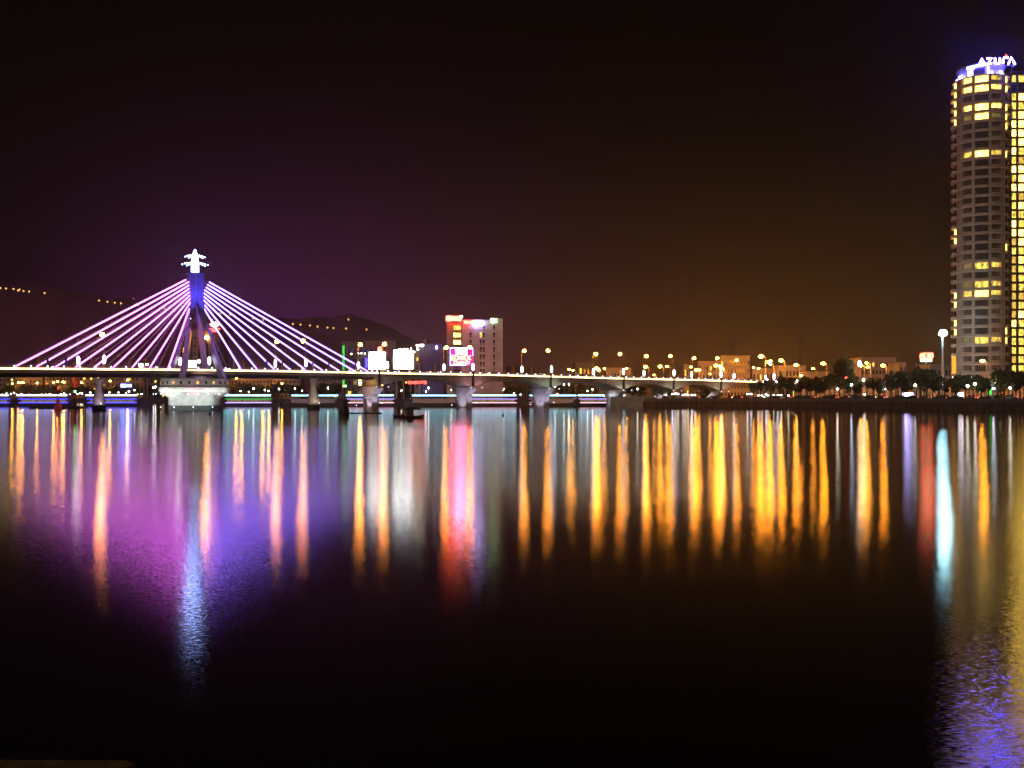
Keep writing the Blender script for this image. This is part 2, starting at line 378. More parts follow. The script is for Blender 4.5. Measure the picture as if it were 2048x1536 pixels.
part('box_girder', along(MB(), S0, S1, -4.2, 4.2, lambda s_: dz(s_)-2.5, lambda s_: dz(s_)-1.35), M['bdark'], br)
part('haunched_girder', along(MB(), S1+.15, S2, -6.0, 6.0, lambda s_: dz(s_)-depth(s_), lambda s_: dz(s_)-.55, 1.0, S1), M['conc'], ap)
# pylon
def bx(px, py, D=335.0): return (px-390)/FPX*D*1.0
ZB = zz(605, 335); ZT = zz(549, 335)
py_ = MB().add([(-1.9,-1.7,ZB),(1.9,-1.7,ZB),(1.9,1.7,ZB),(-1.9,1.7,ZB),(-2.2,-1.9,ZT),(2.2,-1.9,ZT),(2.2,1.9,ZT),(-2.2,1.9,ZT)],
               [(0,3,2,1),(4,5,6,7),(0,1,5,4),(1,2,6,5),(2,3,7,6),(3,0,4,7)])
mast = part('mast', py_, M['steelb'], br)
part('ladder', MB().tube([(-.4,-2.0,ZB),(-.4,-2.15,ZT)], .12, 4), M['pole'], mast)
cp = MB().box(-2.5, 2.5, -2.3, 2.3, ZT, ZT+.5); part('mast_head', cp, M['steelb'], mast)
for sx in (-1, 1):
    for sy in (-1, 1):
        pts = []; 
        for k in range(9):
            t = k/8; e = t**1.18
            pts.append((sx*(1.15+5.6*e), sy*(1.0+7.0*e), ZB+.6 + (9.6-ZB)*t))
        lg = MB().tube(pts, [1.25-.25*math.sin(k/8*math.pi)+.1*k/8 for k in range(9)], 4)
        part('leg', lg, M['steelb'], br)
# crown of lights
part('crown_spire', MB().lathe([(1.25,0),(1.25,3.2),(1.1,5.2),(.9,6.0),(.55,6.9),(.12,7.9)], 8, (0,0,ZT+.5)), M['lotus'], br)
for tier, (zz0, rr, lift, ml) in enumerate(((ZT+3.0, 4.1, .1, 'bulbw'), (ZT+5.6, 3.1, .35, 'bulbw'))):
    for k in range(8):
        a_ = k*math.pi/4 + .2 - PHI; ca, sa = math.cos(a_), math.sin(a_)
        arm = part('crown_arm', MB().tube([(ca*1.1, sa*1.1, zz0), (ca*rr*.6, sa*rr*.6, zz0+.8), (ca*rr, sa*rr, zz0+lift)], .09, 4), M['pole'], br)
        bm = MB(); om = MB()
        for q, f in enumerate((.45, .76, 1.0)):
            (om if q == 0 else bm).ball((ca*rr*f, sa*rr*f, zz0+.85-.75*abs(f-.5)*1.4), .22, 4)
        part('white_bulbs', bm, M['bulbw'], arm); part('orange_bulbs', om, M['bulbo'], arm)
# cables
Lt = [(367,571),(374,571.5),(378,577),(380,582),(381,587),(381,592),(380,597),(380,603),(382,611)]
Lb = [27,70,108,149,187,225,263,299,336]
Rt = [(415,569),(412,570.5),(409,574),(406,579),(405,583),(405,588),(405,593),(407,603),(405.5,611)]
Rb = [738,711,680,647,613,582,550,515,482]
for side, (tp, bt, mt) in enumerate(((Lt, Lb, 'cabL'), (Rt, Rb, 'cabR'))):
    sg = -1 if side == 0 else 1
    for i, ((tx, ty), bpx) in enumerate(zip(tp, bt)):
        sb = bs(bpx, -6.0); bot = Vector((sb, -6.0, dz(sb)+.3))
        # point of the cable where the light tube starts, on the line of sight of the mast front
        zt = ZT - 1.2 - i*1.15; anchor = Vector((sg*1.9, -1.5, zt))
        cb = part('cable', MB().tube([anchor, bot], .07, 5), M['pole'], br)
        d = bot - anchor; f0 = (Vector((0,0,0)) , 0)
        f0 = max(.015, abs(tx - (390 + sg*11.5))/max(30, abs(bpx-390)))
        tb = part('light_tube', MB().tube([anchor + d*f0, anchor + d*.992], .225, 6), M[mt], cb)
        sb2 = bs(bpx - 26*(1 if side else .8), 6.0) if False else sb
        bot2 = Vector((sb, 6.0, dz(sb)+.3)); part('cable', MB().tube([Vector((sg*1.9, 1.5, zt)), bot2], .09, 5), M['pole'], br)
# base drum
zf = lambda y: zz(y, 335)
dr = MB().lathe([(8.5,.0),(8.5,zf(796)),(11.2,zf(784.5))], 40, cap=True); part('base_drum', dr, M['pier'], br, True)
part('base_collar', MB().lathe([(11.3,zf(784.5)),(11.5,zf(784)),(11.5,zf(775)),(11.2,zf(774.5))], 40), M['white'], br)
par = MB().lathe([(11.0,zf(774.5)),(11.0,zf(758)),(10.6,zf(758)),(10.6,zf(774.5))], 40); pp = part('parapet', par, M['pier'], br)
part('fender', MB().lathe([(8.75,-.6),(8.75,1.3),(8.5,1.5)], 40), M['fender'], br)
pm = MB(); pl = MB()
for k in range(26):
    a_ = 2*math.pi*k/26; c0 = Vector((math.sin(a_)*11.02, -math.cos(a_)*11.02, zf(766))); t = Vector((math.cos(a_), math.sin(a_), 0)); nn = Vector((math.sin(a_), -math.cos(a_), 0))*.04
    ring = [c0 + nn + t*.42*math.cos(b_) + Vector((0,0,.55*math.sin(b_))) for b_ in [i*math.pi/4 for i in range(8)]]
    (pl if k % 3 == 1 else pm).add(ring, [tuple(range(8))])
part('portholes', pm, M['glass'], pp); part('lit_portholes', pl, emat('porthole_light', (1,.5,.12), 1.4, .5), pp)
part('turntable', MB().lathe([(4.5,8.0),(4.5,10.4),(6.2,10.5),(6.2,11.3)], 24), M['steelb'], br)
for px in (745, 945, 1100, 1246, 1346, 1441):
    s_ = bs(px+ (12 if px == 745 else 0), -6); r0 = ap; zt = dz(s_) - depth(s_)
    base = -1.5
    col = MB().box(s_-S1-1.4, s_-S1+1.4, -3.6, 3.6, base, zt-3.3)
    pr = part('pier', col, M['pier'], r0)
    part('pier_cap', MB().add([(s_-S1-1.5,-3.7,zt-3.3),(s_-S1+1.5,-3.7,zt-3.3),(s_-S1+1.5,3.7,zt-3.3),(s_-S1-1.5,3.7,zt-3.3),
                               (s_-S1-1.7,-6.3,zt-.9),(s_-S1+1.7,-6.3,zt-.9),(s_-S1+1.7,6.3,zt-.9),(s_-S1-1.7,6.3,zt-.9)],
                              [(0,3,2,1),(4,5,6,7),(0,1,5,4),(1,2,6,5),(2,3,7,6),(3,0,4,7)]).box(s_-S1-1.7, s_-S1+1.7, -6.3, 6.3, zt-.9, zt-.002), M['pier'], pr)
    part('pilaster', MB().box(s_-S1-.3, s_-S1+.3, -6.9, -6.1, zt+.4, dz(s_)+1.2), M['black'], r0)
# vase shaped guide piers
GP = []
vase = [(2.3,-1),(2.3,1.6),(1.95,1.7),(2.05,3.2),(1.75,5.2),(1.2,7.0),(1.05,8.3),(1.3,9.6),(1.75,10.7),(1.85,11.2)]
for px, v, sc_ in ((198, 9.5, .93), (627, -3.6, 1.0)):
    s_ = bs(px, v); k = part('guide_pier', MB().lathe([(r*sc_, z*sc_ if z > 1.7 else z) for r, z in vase[1:]], 20, (s_, v, 0)), M['pier'], br, True)
    part('fender', MB().lathe([(2.35*sc_,-1),(2.35*sc_,1.5)], 20, (s_, v, 0)), M['fender'], k); GP.append((s_, v))
# floodlights of the bridge (fixture + lamp)
def flood(parent, loc, aim, energy, color, size=R(110), name='floodlight', rad=.3):
    fx = part(name, MB().ball((0,0,0), .16, 5), M['puck'], parent, loc=loc)
    ld = bpy.data.lights.new('floodlight_beam', 'SPOT'); ld.energy = energy; ld.color = color; ld.spot_size = size; ld.spot_blend = .6
    ld.shadow_soft_size = rad
    lo = bpy.data.objects.new('floodlight_beam', ld); COL.objects.link(lo); lo.parent = fx
    d = (Vector(aim) - Vector(loc)).normalized(); lo.location = d*.3
    lo.rotation_euler = d.to_track_quat('-Z', 'Y').to_euler()
for sx in (-1, 1):
    flood(br, (sx*3.6, -6.5, ZB-6), (0, -1.9, ZT-3), 13000, (.10,.08,1), R(60))
    flood(br, (sx*5.2, -3.0, ZB-2), (sx*1.9, 0, ZT-4), 12000, (.12,.06,1), R(70))
for k, (a_, colr) in enumerate(((-50,(1,.95,1)),(-36,(1,1,1)),(-24,(.9,1,.95)),(-8,(.6,1,.7)),(8,(.9,.8,1)),(22,(1,.75,.8)),(36,(.7,1,.75)),(52,(1,1,1)),(-68,(1,.9,1)),(70,(.9,1,.9)))):
    a_ = R(a_) - PHI*1; x, y = math.sin(a_), -math.cos(a_)
    flood(br, (x*13.2, y*13.2, 5.3), (x*10.6, y*10.6, 6.2), 330, colr, R(150))
for k, a_ in enumerate((-45, -15, 15, 45)):
    a_ = R(a_) - PHI; x, y = math.sin(a_), -math.cos(a_)
    flood(br, (x*12.0, y*12.0, 1.0), (x*8.5, y*8.5, 2.6), 750, (.78,1,.9), R(150))
for s_, v in GP: flood(br, (s_-1, v-7, 2.2), (s_, v, 6.5), 900, (1,.72,.85) if v > 0 else (1,.8,.55), R(95))
flood(br, (0, -9.0, 9.4), (0, -4, 11.8), 500, (1,.6,.55), R(120))
for i, px in enumerate((745, 945, 1100, 1246, 1346, 1441)):
    s_ = bs(px+(12 if px == 745 else 0), -6)-S1; zt = dz(s_+S1)-depth(s_+S1)
    pc = [(.75,.7,1),(.8,.72,1),(.72,.66,1),(.7,.9,1),(.85,.85,1),(.9,.9,1)][i]
    hc = [(1,.7,.9),(1,.35,.4),(.65,1,.7),(.95,1,.8),(1,.95,.8),(1,.9,.7)][i]
    flood(ap, (s_, -8.5, 2.0), (s_, -4, zt-2), 1100, pc, R(100))
    flood(ap, (s_-6.5, -1.0, 1.2 if i < 3 else 4.6), (s_-1.2, -1, zt-4), 1300, pc, R(95))
    for q in (-1, 1): flood(ap, (s_+q*2.5, -9.0, zt-.2), (s_+q*3.5, -6, zt+2.2), 420 if i != 0 else 60, hc, R(130))
# ------------------------------------------------------------------ lamps on the bridge
def mk_lamp(sign, lit=True):
    def f():
        o = thing('street_lamp', '', 'street lamp', group='sodium street lamps on the bridge')
        H = 11.0
        part('pole', MB().tube([(0,0,-.1),(0,0,H-.6)], [.13,.08], 6), M['pole'], o)
        part('arm', MB().tube([(0,0,H-.6),(0,sign*.5,H-.05),(0,sign*1.7,H+.2)], .07, 5), M['pole'], o)
        hd = part('lamp_head', MB().box(-.28, .28, sign*2.0-.45, sign*2.0+.45, H+.18, H+.34), M['pole'], o)
        part('bulb', MB().ball((0, sign*2.0, H-.12), .74, 6, .85), M['sodium'] if lit else M['glass'], hd)
        part('light_box', MB().lathe([(.12,0),(.42,.35),(.46,1.3),(.42,2.3),(.12,2.65)], 8, (0,-sign*.0-.35,1.7)), M['box'], o)
        return o
    return f
FR, BK, BKO = Maker(mk_lamp(1)), Maker(mk_lamp(-1)), Maker(mk_lamp(-1, False))
front = [208, 418, 611, 945, 1102, 1246, 1347, 1441, 1547]
back = [360, 550, 716, 887, 1043, 1186, 1287, 1382, 1467, 1530]
for i, p in enumerate(front):
    s_ = bs(p, -6.1); FR('orange lamp on the near side of the bridge deck, %s' % ordl(i, len(front)), bpt(s_, -6.1, dz(s_)), PHI)
for i, p in enumerate(back):
    s_ = bs(p, 6.1); BK('lit orange lamp on the far side of the bridge deck, %s' % ordl(i, len(back)), bpt(s_, 6.1, dz(s_)), PHI)
s_ = bs(156, 6.1); BKO('unlit lamp post with a white light box behind the left cables', bpt(s_, 6.1, dz(s_)), PHI)
s_ = bs(774, -6.1); FR('orange lamp standing over the white billboard at the bridge joint', bpt(s_, -6.1, dz(s_)), PHI)
# lamps of the bank below the right spans
def mk_bank_lamp(bulb, r, name='street_lamp', grp='tall sodium lamps of the avenue behind the bridge', H=12):
    def f():
        o = thing(name, '', 'street lamp', group=grp)
        part('pole', MB().tube([(0,0,0),(0,0,H-.4)], [.16,.09], 6), M['pole'], o)
        part('arm', MB().tube([(0,0,H-.4),(-.9,0,H+.1)], .07, 4), M['pole'], o)
        hd = part('lamp_head', MB().box(-1.7,-.8,-.2,.2,H+.05,H+.2), M['pole'], o)
        part('bulb', MB().ball((-1.25,0,H-.2), r, 6, .7), M[bulb], hd)
        return o
    return f
AV = Maker(mk_bank_lamp('sodium', .66)); AV2 = Maker(mk_bank_lamp('sodiumf', .42)); 
av = [(1138,739,0),(1146,741,0),(1193,736,1),(1197,740,1),(1209,737,0),(1253,737,0),(1291,734,1),(1308,750,0),(1320,733,1),(1334,733,0),(1382,734,0),
      (1393,740,1),(1399,740,0),(1420,748,0),(1432,731,1),(1441,733,1),(1444,738,1),(1507,735,0),(1517,737,0),(1522,713,1),(1541,729,0),(1562,721,1),(1592,730,1),(1602,751,1),(1626,737,0),(1646,727,1),
      (1674,736,0),(1722,731,1),(1733,726,0),(1735,734,0),(1766,731,1),(1650,772,0)]
for i, (x, y, b_) in enumerate(av):
    D = 505 - max(0, x-1540)*.42
    H = zz(y, D) - GZ; (AV if b_ else AV2)('orange avenue lamp behind the right spans, %s of its row' % ordl(i, len(av)), (gx(x, D)+1.25*H/11.8, D, GZ), 0, H/11.8)
# single lamps
o = AV('orange street lamp in front of the round tower', (gx(1973,345), 345, GZ), 0, (zz(722,345)-GZ)/11.8)
fl = thing('floodlight_mast', 'tall pale mast with a dazzling blue-white floodlight left of the tower', 'floodlight', (gx(1885,350), 350, GZ))
Hf = zz(668,350)-GZ
part('pole', MB().tube([(0,0,0),(0,0,Hf)], [.45,.25], 8), M['white'], fl)
hd = part('lamp_head', MB().box(-1.2,1.2,-.4,.4,Hf,Hf+.9), M['pole'], fl); part('bulb', MB().ball((0,-.5,Hf+.3), 1.4, 6, .85), M['flood'], hd)
# far bank lamps (left)
FS = Maker(mk_bank_lamp('sodiumf', .62, grp='orange street lamps on the far left bank'))
fs = [(25,767),(38,765),(43,765.5),(47,765),(75,766),(108,765),(116,763),(126,764),(129,764),(164,765),(221,762),(256,760),(473,756),(485,754),(526,754),(539,753),(563,767)]
for i, (x, y) in enumerate(fs):
    D = shoreD(x) + 22; H = zz(y, D)-GZ
    FS('orange street lamp below the deck on the far bank, %s there' % ordl(i, len(fs)), (gx(x, D)+1.2, D, GZ), 0, H/11.8)
def mk_globe(m_, r=.35, H=4.2):
    def f():
        o = thing('garden_lamp', '', 'garden lamp', group='globe lamps along the promenades')
        part('pole', MB().tube([(0,0,0),(0,0,H-.3)], [.09,.06], 5), M['pole'], o); part('bulb', MB().ball((0,0,H), r, 6), M[m_], o)
        return o
    return f
GW, GB = Maker(mk_globe('whitel')), Maker(mk_globe('whiteb'))
rg = random.Random(3)
gl = [(5,789),(13,787),(22,788),(28,786),(34,789),(43,788),(58,789),(73,790),(83,789),(92,789),(100,788),(122,788),(128,787),(140,789),(155,788),(161,786),(164,787),(181,785),(219,785),(237,785),(252,786),(258,783),(269,780),(275,789),(283,788),(307,775),(311,774),(481,782),(498,784),(507,777),(530,780),(537,782),(558,778),(590,777),(604,782),(656,776),(803,781),(852,783),(857,776),(903,780),(1028,787),(1041,789),(1115,788),(1175,782),(1185,779),(1110,773),(1128,769),(1138,769),(1275,778)]
for i, (x, y) in enumerate(gl):
    D = shoreD(x)+6; H = zz(y, D)-GZ
    (GB if i % 4 == 1 else GW)('small white globe lamp on the shore beyond the bridge, %s' % ordl(i, len(gl)), (gx(x, D), D, GZ), 0, (max(.8, min(2, D/600)),)*2 + (H/4.2,))
gr = [(1332,791),(1345,788),(1351,787),(1356,788),(1366,790),(1371,789),(1376,790),(1384,790),(1390,790),(1495,788),(1502,788),(1517,791),(1524,791),(1532,789),(1536,791),(1548,790),(1556,790),(1562,790),(1577,791),(1534,760),(1546,763),(1553,764),(1582,764),(1594,763)
      ,(1727,760),(1729,789),(1703,770),(1675,778),(1885,767),(1876,778),(1770,778),(1830,770),(1907,757),(1943,757),(1969,760),(1988,760),(1992,767),(1987,777),(1950,768),(1935,772),(2004,772),(2020,776)]
gr.sort()
for i, (x, y) in enumerate(gr):
    D = shoreD(x) + (4 if y > 785 else (12, 3)[i % 2]); H = zz(y, D)-GZ
    (GB if i % 3 == 1 else GW)('white globe lamp among the right bank trees, %s' % ordl(i, len(gr)), (gx(x, D), D, GZ), 0, (1.15,1.15,H/4.2))
# flags on the bridge
def mk_flag(m_, cname):
    def f():
        o = thing('feather_flag', '', 'flag', group='feather flags along the bridge railing')
        part('pole', MB().tube([(0,0,0),(0,0,3.0),(.2,0,3.3)], .035, 4), M['pole'], o)
        part('cloth', MB().prism([(0,.75),(.45,.9),(.62,1.7),(.55,2.7),(.2,3.25),(0,3.1)], -.015, .015), M[m_], o)
        return o
    return f
FY, FRD, FB = Maker(mk_flag('fy','')), Maker(mk_flag('fr','')), Maker(mk_flag('fb',''))
flags = [(18,'b'),(75,'y'),(93,'b'),(130,'b'),(149,'y'),(183,'r'),(205,'r'),(258,'y'),(287,'y'),(313,'b'),(437,'r'),(466,'w'),(486,'y'),(515,'r'),(532,'b'),(563,'y'),(578,'b'),(624,'w'),(656,'y'),(667,'y'),(703,'b'),(709,'r'),(869,'y'),(881,'y'),(988,'y'),(1023,'r'),(1026,'y'),(1062,'y'),(1172,'r'),(1240,'y'),(1263,'y')]
FWT = Maker(mk_flag('white',''))
cnt = {}
for x, c_ in flags: cnt[c_] = cnt.get(c_, 0)+1
seen = {}
for x, c_ in flags:
    s_ = bs(x, -5.9); i = seen.get(c_, 0); seen[c_] = i+1
    nm = {'b':'blue','y':'yellow','r':'red','w':'white'}[c_]
    {'b':FB,'y':FY,'r':FRD,'w':FWT}[c_]('%s feather flag on the bridge railing, %s %s one' % (nm, ordl(i, cnt[c_]), nm), bpt(s_, -5.9, dz(s_)), PHI, 1.15)
# ------------------------------------------------------------------ vehicles
def mk_car(pm_):
    def f():
        o = thing('parked_car', '', 'car', group='cars on the road')
        prof = [(-2.1,.3),(2.1,.3),(2.15,.75),(1.2,.88),(-1.7,.92),(-2.15,.85)]
        part('body', MB().prism(prof, -.85, .85), M[pm_], o)
        part('cabin', MB().add([(-1.75,-.78,.9),(1.15,-.78,.87),(1.15,.78,.87),(-1.75,.78,.9),(-1.2,-.62,1.42),(.45,-.62,1.42),(.45,.62,1.42),(-1.2,.62,1.42)],
                               [(4,5,6,7),(0,1,5,4),(1,2,6,5),(2,3,7,6),(3,0,4,7)]), M['glass'], o)
        for x in (-1.3, 1.35):
            for y in (-.8, .8):
                part('wheel', MB().tube([(x,y-.1,.32),(x,y+.1,.32)], .32, 10), M['tyre'], o)
        for y in (-.6, .6):
            part('headlight', MB().ball((2.12,y,.65), .2, 5), M['head'], o); part('taillight', MB().ball((-2.14,y,.72), .19, 5), M['tail'], o)
        return o
    return f
CARS = [Maker(mk_car(k)) for k in ('carp','carw','carr')]
cn = ['grey','white','red']
bridge_cars = [(120,1,0),(300,-1,1),(470,1,2),(640,-1,0),(800,1,1),(865,-1,1),(985,1,0),(1080,-1,0),(1160,1,1),(1330,-1,2),(1420,1,0)]
bc = {0:0,1:0,2:0}; bn = {k: sum(1 for b_ in bridge_cars if b_[2]==k) for k in (0,1,2)}
for x, d, k in bridge_cars:
    s_ = bs(x, d*2.4); CARS[k]('%s car with lights on upon the bridge deck, %s %s one' % (cn[k], ordl(bc[k], bn[k]), cn[k]), bpt(s_, d*2.4, dz(s_)-.02), PHI + (math.pi if d > 0 else 0)); bc[k] += 1
rd = offset_line(rb, 17); rd2 = offset_line(rb, 22)
def along_line(L, t):
    seg = [(Vector(a_), Vector(b_)) for a_, b_ in zip(L, L[1:])]; tot = sum((b_-a_).length for a_, b_ in seg); q = t*tot
    for a_, b_ in seg:
        l = (b_-a_).length
        if q <= l: d = (b_-a_).normalized(); return a_ + d*q, math.atan2(d.y, d.x)
        q -= l
    return seg[-1][1], 0
rc = random.Random(11); rcars = []
for i in range(30):
    t = .10 + i*.0215 + rc.uniform(-.004,.004); p, a_ = along_line(rd if i % 2 else rd2, t)
    rcars.append((gx(0,0)+p.x/p.y, p, a_, i % 2, rc.choice((0,1,2))))
rcars.sort(key=lambda q: q[0]); rn = {k: sum(1 for q in rcars if q[4]==k) for k in (0,1,2)}; rk = {0:0,1:0,2:0}
for u, p, a_, ln, k in rcars:
    CARS[k]('%s car on the right bank road, %s %s one' % (cn[k], ordl(rk[k], rn[k]), cn[k]), (p.x, p.y, GZ+.01), a_ + (math.pi if ln else 0), 1.0, 'cars on the right bank road'); rk[k] += 1
# ------------------------------------------------------------------ tour boats with lit edges
def mk_boat(top, low, low2):
    def f():
        o = thing('tour_boat', '', 'boat', group='lit tour boats lying below the bridge')
        L = 12.5; st = []
        for i in range(9):
            t = -1+2*i/8; wv = 2.6*(1-abs(t)**3.2)**.6 + .05; st.append((t*L, wv, 1.5+.7*abs(t)**3))
        mb = MB(); vs = []; fs = []
        for x, w_, h_ in st: vs += [(x*.93,0,-.5),(x*.96,-w_*.7,-.1),(x,-w_,h_),(x,w_,h_),(x*.96,w_*.7,-.1)]
        for i in range(8):
            for k in range(5): fs.append((i*5+k,(i+1)*5+k,(i+1)*5+(k+1)%5,i*5+(k+1)%5))
        fs += [(0,1,2,3,4),(44,43,42,41,40)]
        part('hull', mb.add(vs, fs), M['hull'], o)
        cb = part('cabin', MB().box(-9,8.4,-2,2,1.5,3.35), M['hullw'], o)
        wm_ = MB()
        for k in range(10): wm_.box(-8.5+k*1.7,-7.3+k*1.7,-2.05,-1.99,2.0,3.0)
        part('windows', wm_, M['wind'], cb)
        part('upper_deck', MB().box(-10,9.6,-2.4,2.4,3.35,3.5), M['hullw'], o)
        ps = MB()
        for k in range(7):
            for y in (-2.1,2.1): ps.tube([(-9+k*2.9,y,3.5),(-9+k*2.9,y,5.3)], .05, 4)
        part('canopy_posts', ps, M['pole'], o)
        part('canopy', MB().prism([(-10.4,5.25),(9.2,5.25),(8.4,5.45),(-9.6,5.45)], -2.5, 2.5), M['hullw'], o)
        part('canopy_light', MB().box(-10.4,9.2,-2.6,-2.51,4.75,5.4), M[top], o)
        part('deck_light', MB().box(-10,9.6,-2.5,-2.41,3.3,3.5), M[low], o)
        part('hull_light', MB().box(-9.5,9.5,-2.72,-2.62,1.55,1.85), M[low2], o)
        return o
    return f
BL = Maker(mk_boat('whitel0' if False else 'cyan','blue','blue')); BC = Maker(mk_boat('cyan','green','violet')); BP = Maker(mk_boat('cyan','violet','pink'))
M['blue2'] = emat('blue_led_wide', (.05,.05,1), 4.5)
def mk_boat_blue():
    o = mk_boat('post','blue2','blue2')(); return o
BBL = Maker(mk_boat_blue)
for i, x in enumerate((-25, 88, 222)):
    BBL('tour boat edged with blue lights left of the pylon, %s' % ordl(i, 3), (gx(x,455), 455+i*2, 0), 0, (1.18,1,1))
bo = [(500,BC),(622,BC),(744,BP),(866,BC),(988,BP),(1104,BP),(1205,BP)]
for i, (x, mk_) in enumerate(bo):
    mk_('tour boat edged with cyan and violet lights right of the pylon, %s' % ordl(i, len(bo)), (gx(x,456), 456+(i%2)*3, 0), math.pi*(i%2), (1.10,1,1))
# small fishing boat
fb = thing('fishing_boat', 'small dark wooden boat with a covered cabin on the open water', 'boat', (gx(817,205), 205, 0), R(-8))
vs = []; fs = []
for i in range(9):
    t = -1+2*i/8; w_ = .95*(1-abs(t)**2.4)**.7+.03; vs += [(t*3.2,0,-.25),(t*3.35,-w_,.38+.35*t*t),(t*3.35,w_,.38+.35*t*t)]
for i in range(8):
    for k in range(3): fs.append((i*3+k,(i+1)*3+k,(i+1)*3+(k+1)%3,i*3+(k+1)%3))
part('hull', MB().add(vs, fs), M['wood'], fb)
part('cabin', MB().box(-.2,.9,-.6,.6,.3,1.75), M['wood'], fb)
part('awning', MB().prism([(-1.1,1.75),(.3,2.25),(1.6,2.2),(2.5,1.75),(2.5,1.68),(-1.1,1.68)], -.8, .8), M['person'], fb)
mb = MB()
for x in (2.3, -.9): 
    for y in (-.7,.7): mb.tube([(x,y,.3),(x,y,1.7)], .035, 4)
part('awning_posts', mb, M['wood'], fb)
part('mast', MB().tube([(.15,0,2.1),(.15,0,3.3)], .04, 4), M['wood'], fb); part('gear_box', MB().box(-1.8,-1.0,-.4,.4,.3,.75), M['wood'], fb)
fb2 = thing('fishing_boat', 'low dark boat moored under the red channel light', 'boat', (gx(112,372), 372, 0), R(3))
vs = [(x*3.0, y*1.6, z*1.3) for x, y, z in vs]; part('hull', MB().add(vs, fs), M['wood'], fb2); part('cabin', MB().box(.8,3.6,-.9,.9,.4,1.3), M['wood'], fb2)
# channel marks
def beacon(name, label, px, ytop, ybase, lens, body, wide=False):
    D = EYE*FPX/(ybase-HOR); H = zz(ytop, D); o = thing(name, label, 'navigation mark', (gx(px, D), D, 0))
    part('pole', MB().tube([(0,0,-1),(0,0,H-.4)], [.16,.09], 6), M[body], o)
    if wide: part('base', MB().lathe([(1.25,-.5),(1.25,1.3),(.8,1.6),(.5,3.4),(.2,3.6)], 12), M[body], o)
    part('cage', MB().lathe([(.28,H-.9),(.34,H-.6),(.34,H-.4),(.1,H-.25)], 8), M[body], o)
    for k, l in enumerate(lens): part('lantern', MB().ball(((k-(len(lens)-1)/2)*.55,0,H), .21, 5), M[l], o)
    return o
beacon('channel_light', 'red channel light on a red post left of the vase pier', 116, 776.5, 819, ['reds'], 'red', True)
beacon('channel_light', 'green channel light on a thin black post left of the pylon', 150, 783, 831, ['greens'], 'black')
beacon('channel_light', 'channel light with red and green lamps on a stout black base right of the pylon', 689, 772, 827, ['reds','greens'], 'black', True)
for i, (x, y0, y1, lb) in enumerate(((137,795,822,'thin dark mooring pole left of the green channel light'),(171,795,822,'thin dark mooring pole right of the green channel light'),
                                     (732,796,826,'dark mooring pole with a float, nearer the stout channel light'),(756,796,826,'dark mooring pole with a float, farther from the stout channel light'))):
    D = EYE*FPX/(y1-HOR); o = thing('mooring_pole', lb, 'mooring pole', (gx(x, D), D, 0), group='mooring poles in the river')
    part('pole', MB().tube([(0,0,-1),(0,0,zz(y0,D))], .13, 6), M['black'], o); part('cap', MB().lathe([(.2,0),(.2,.15)], 6, (0,0,zz(y0,D))), M['black'], o)
    if i > 1: part('float', MB().lathe([(.5,-.2),(.55,.15),(.3,.3)], 10), M['black'], o)
D = 262; tag(part('floating_boom', MB().tube([(gx(678,D),D,.05),(gx(720,D),D-.6,.08),(gx(764,D),D,.05)], .16, 6), M['black']), 'thin dark floating boom joining the stout channel light and two mooring poles', 'boom')
D = 330; ob = thing('mooring_buoy', 'small black ball buoy on the water right of the base drum', 'buoy', (gx(420,248), 248, 0)); part('ball', MB().ball((0,0,.15), .35, 6), M['black'], ob); part('ring', MB().tube([(0,0,.45),(0,0,.7)], .05, 4), M['black'], ob)
ob = thing('marker_post', 'short thin post with a round top in the water right of the fishing boat', 'marker post', (gx(1006,230), 230, 0)); part('pole', MB().tube([(0,0,-.5),(0,0,1.6)], .05, 5), M['black'], ob); part('float', MB().ball((0,0,.1), .28, 5), M['black'], ob)
# ------------------------------------------------------------------ buildings
def building(name, label, cat, px0, px1, ytop, D, depth_, wall, floors, cols, lit=.1, wfrac=.55, hfrac=.5, top0=.06, rz=0, dark='glass', litm=('wind','winy'), seed=1, parapet=True, base=GZ):
    x0, x1 = gx(px0, D), gx(px1, D); W = x1-x0; H = zz(ytop, D)-base; rr = random.Random(seed)
    o = thing(name, label, cat, ((x0+x1)/2, D, base), rz)
    wl = part('wall', MB().box(-W/2, W/2, 0, depth_, 0, H), M[wall], o)
    if parapet: part('roof', MB().box(-W/2-.25, W/2+.25, -.25, depth_+.25, H, H+.5), M[wall], o)
    fh = H*(1-top0)/floors; cw = W/cols
    for r in range(floors):
        for c_ in range(cols):
            xc = -W/2+(c_+.5)*cw; zc = fh*(r+.5)
            isl = rr.random() < lit
            wn = part('window', MB().box(xc-cw*wfrac/2, xc+cw*wfrac/2, -.06, .05, zc-fh*hfrac/2, zc+fh*hfrac/2), M[rr.choice(litm)] if isl else M[dark], o)
    return o, W, H
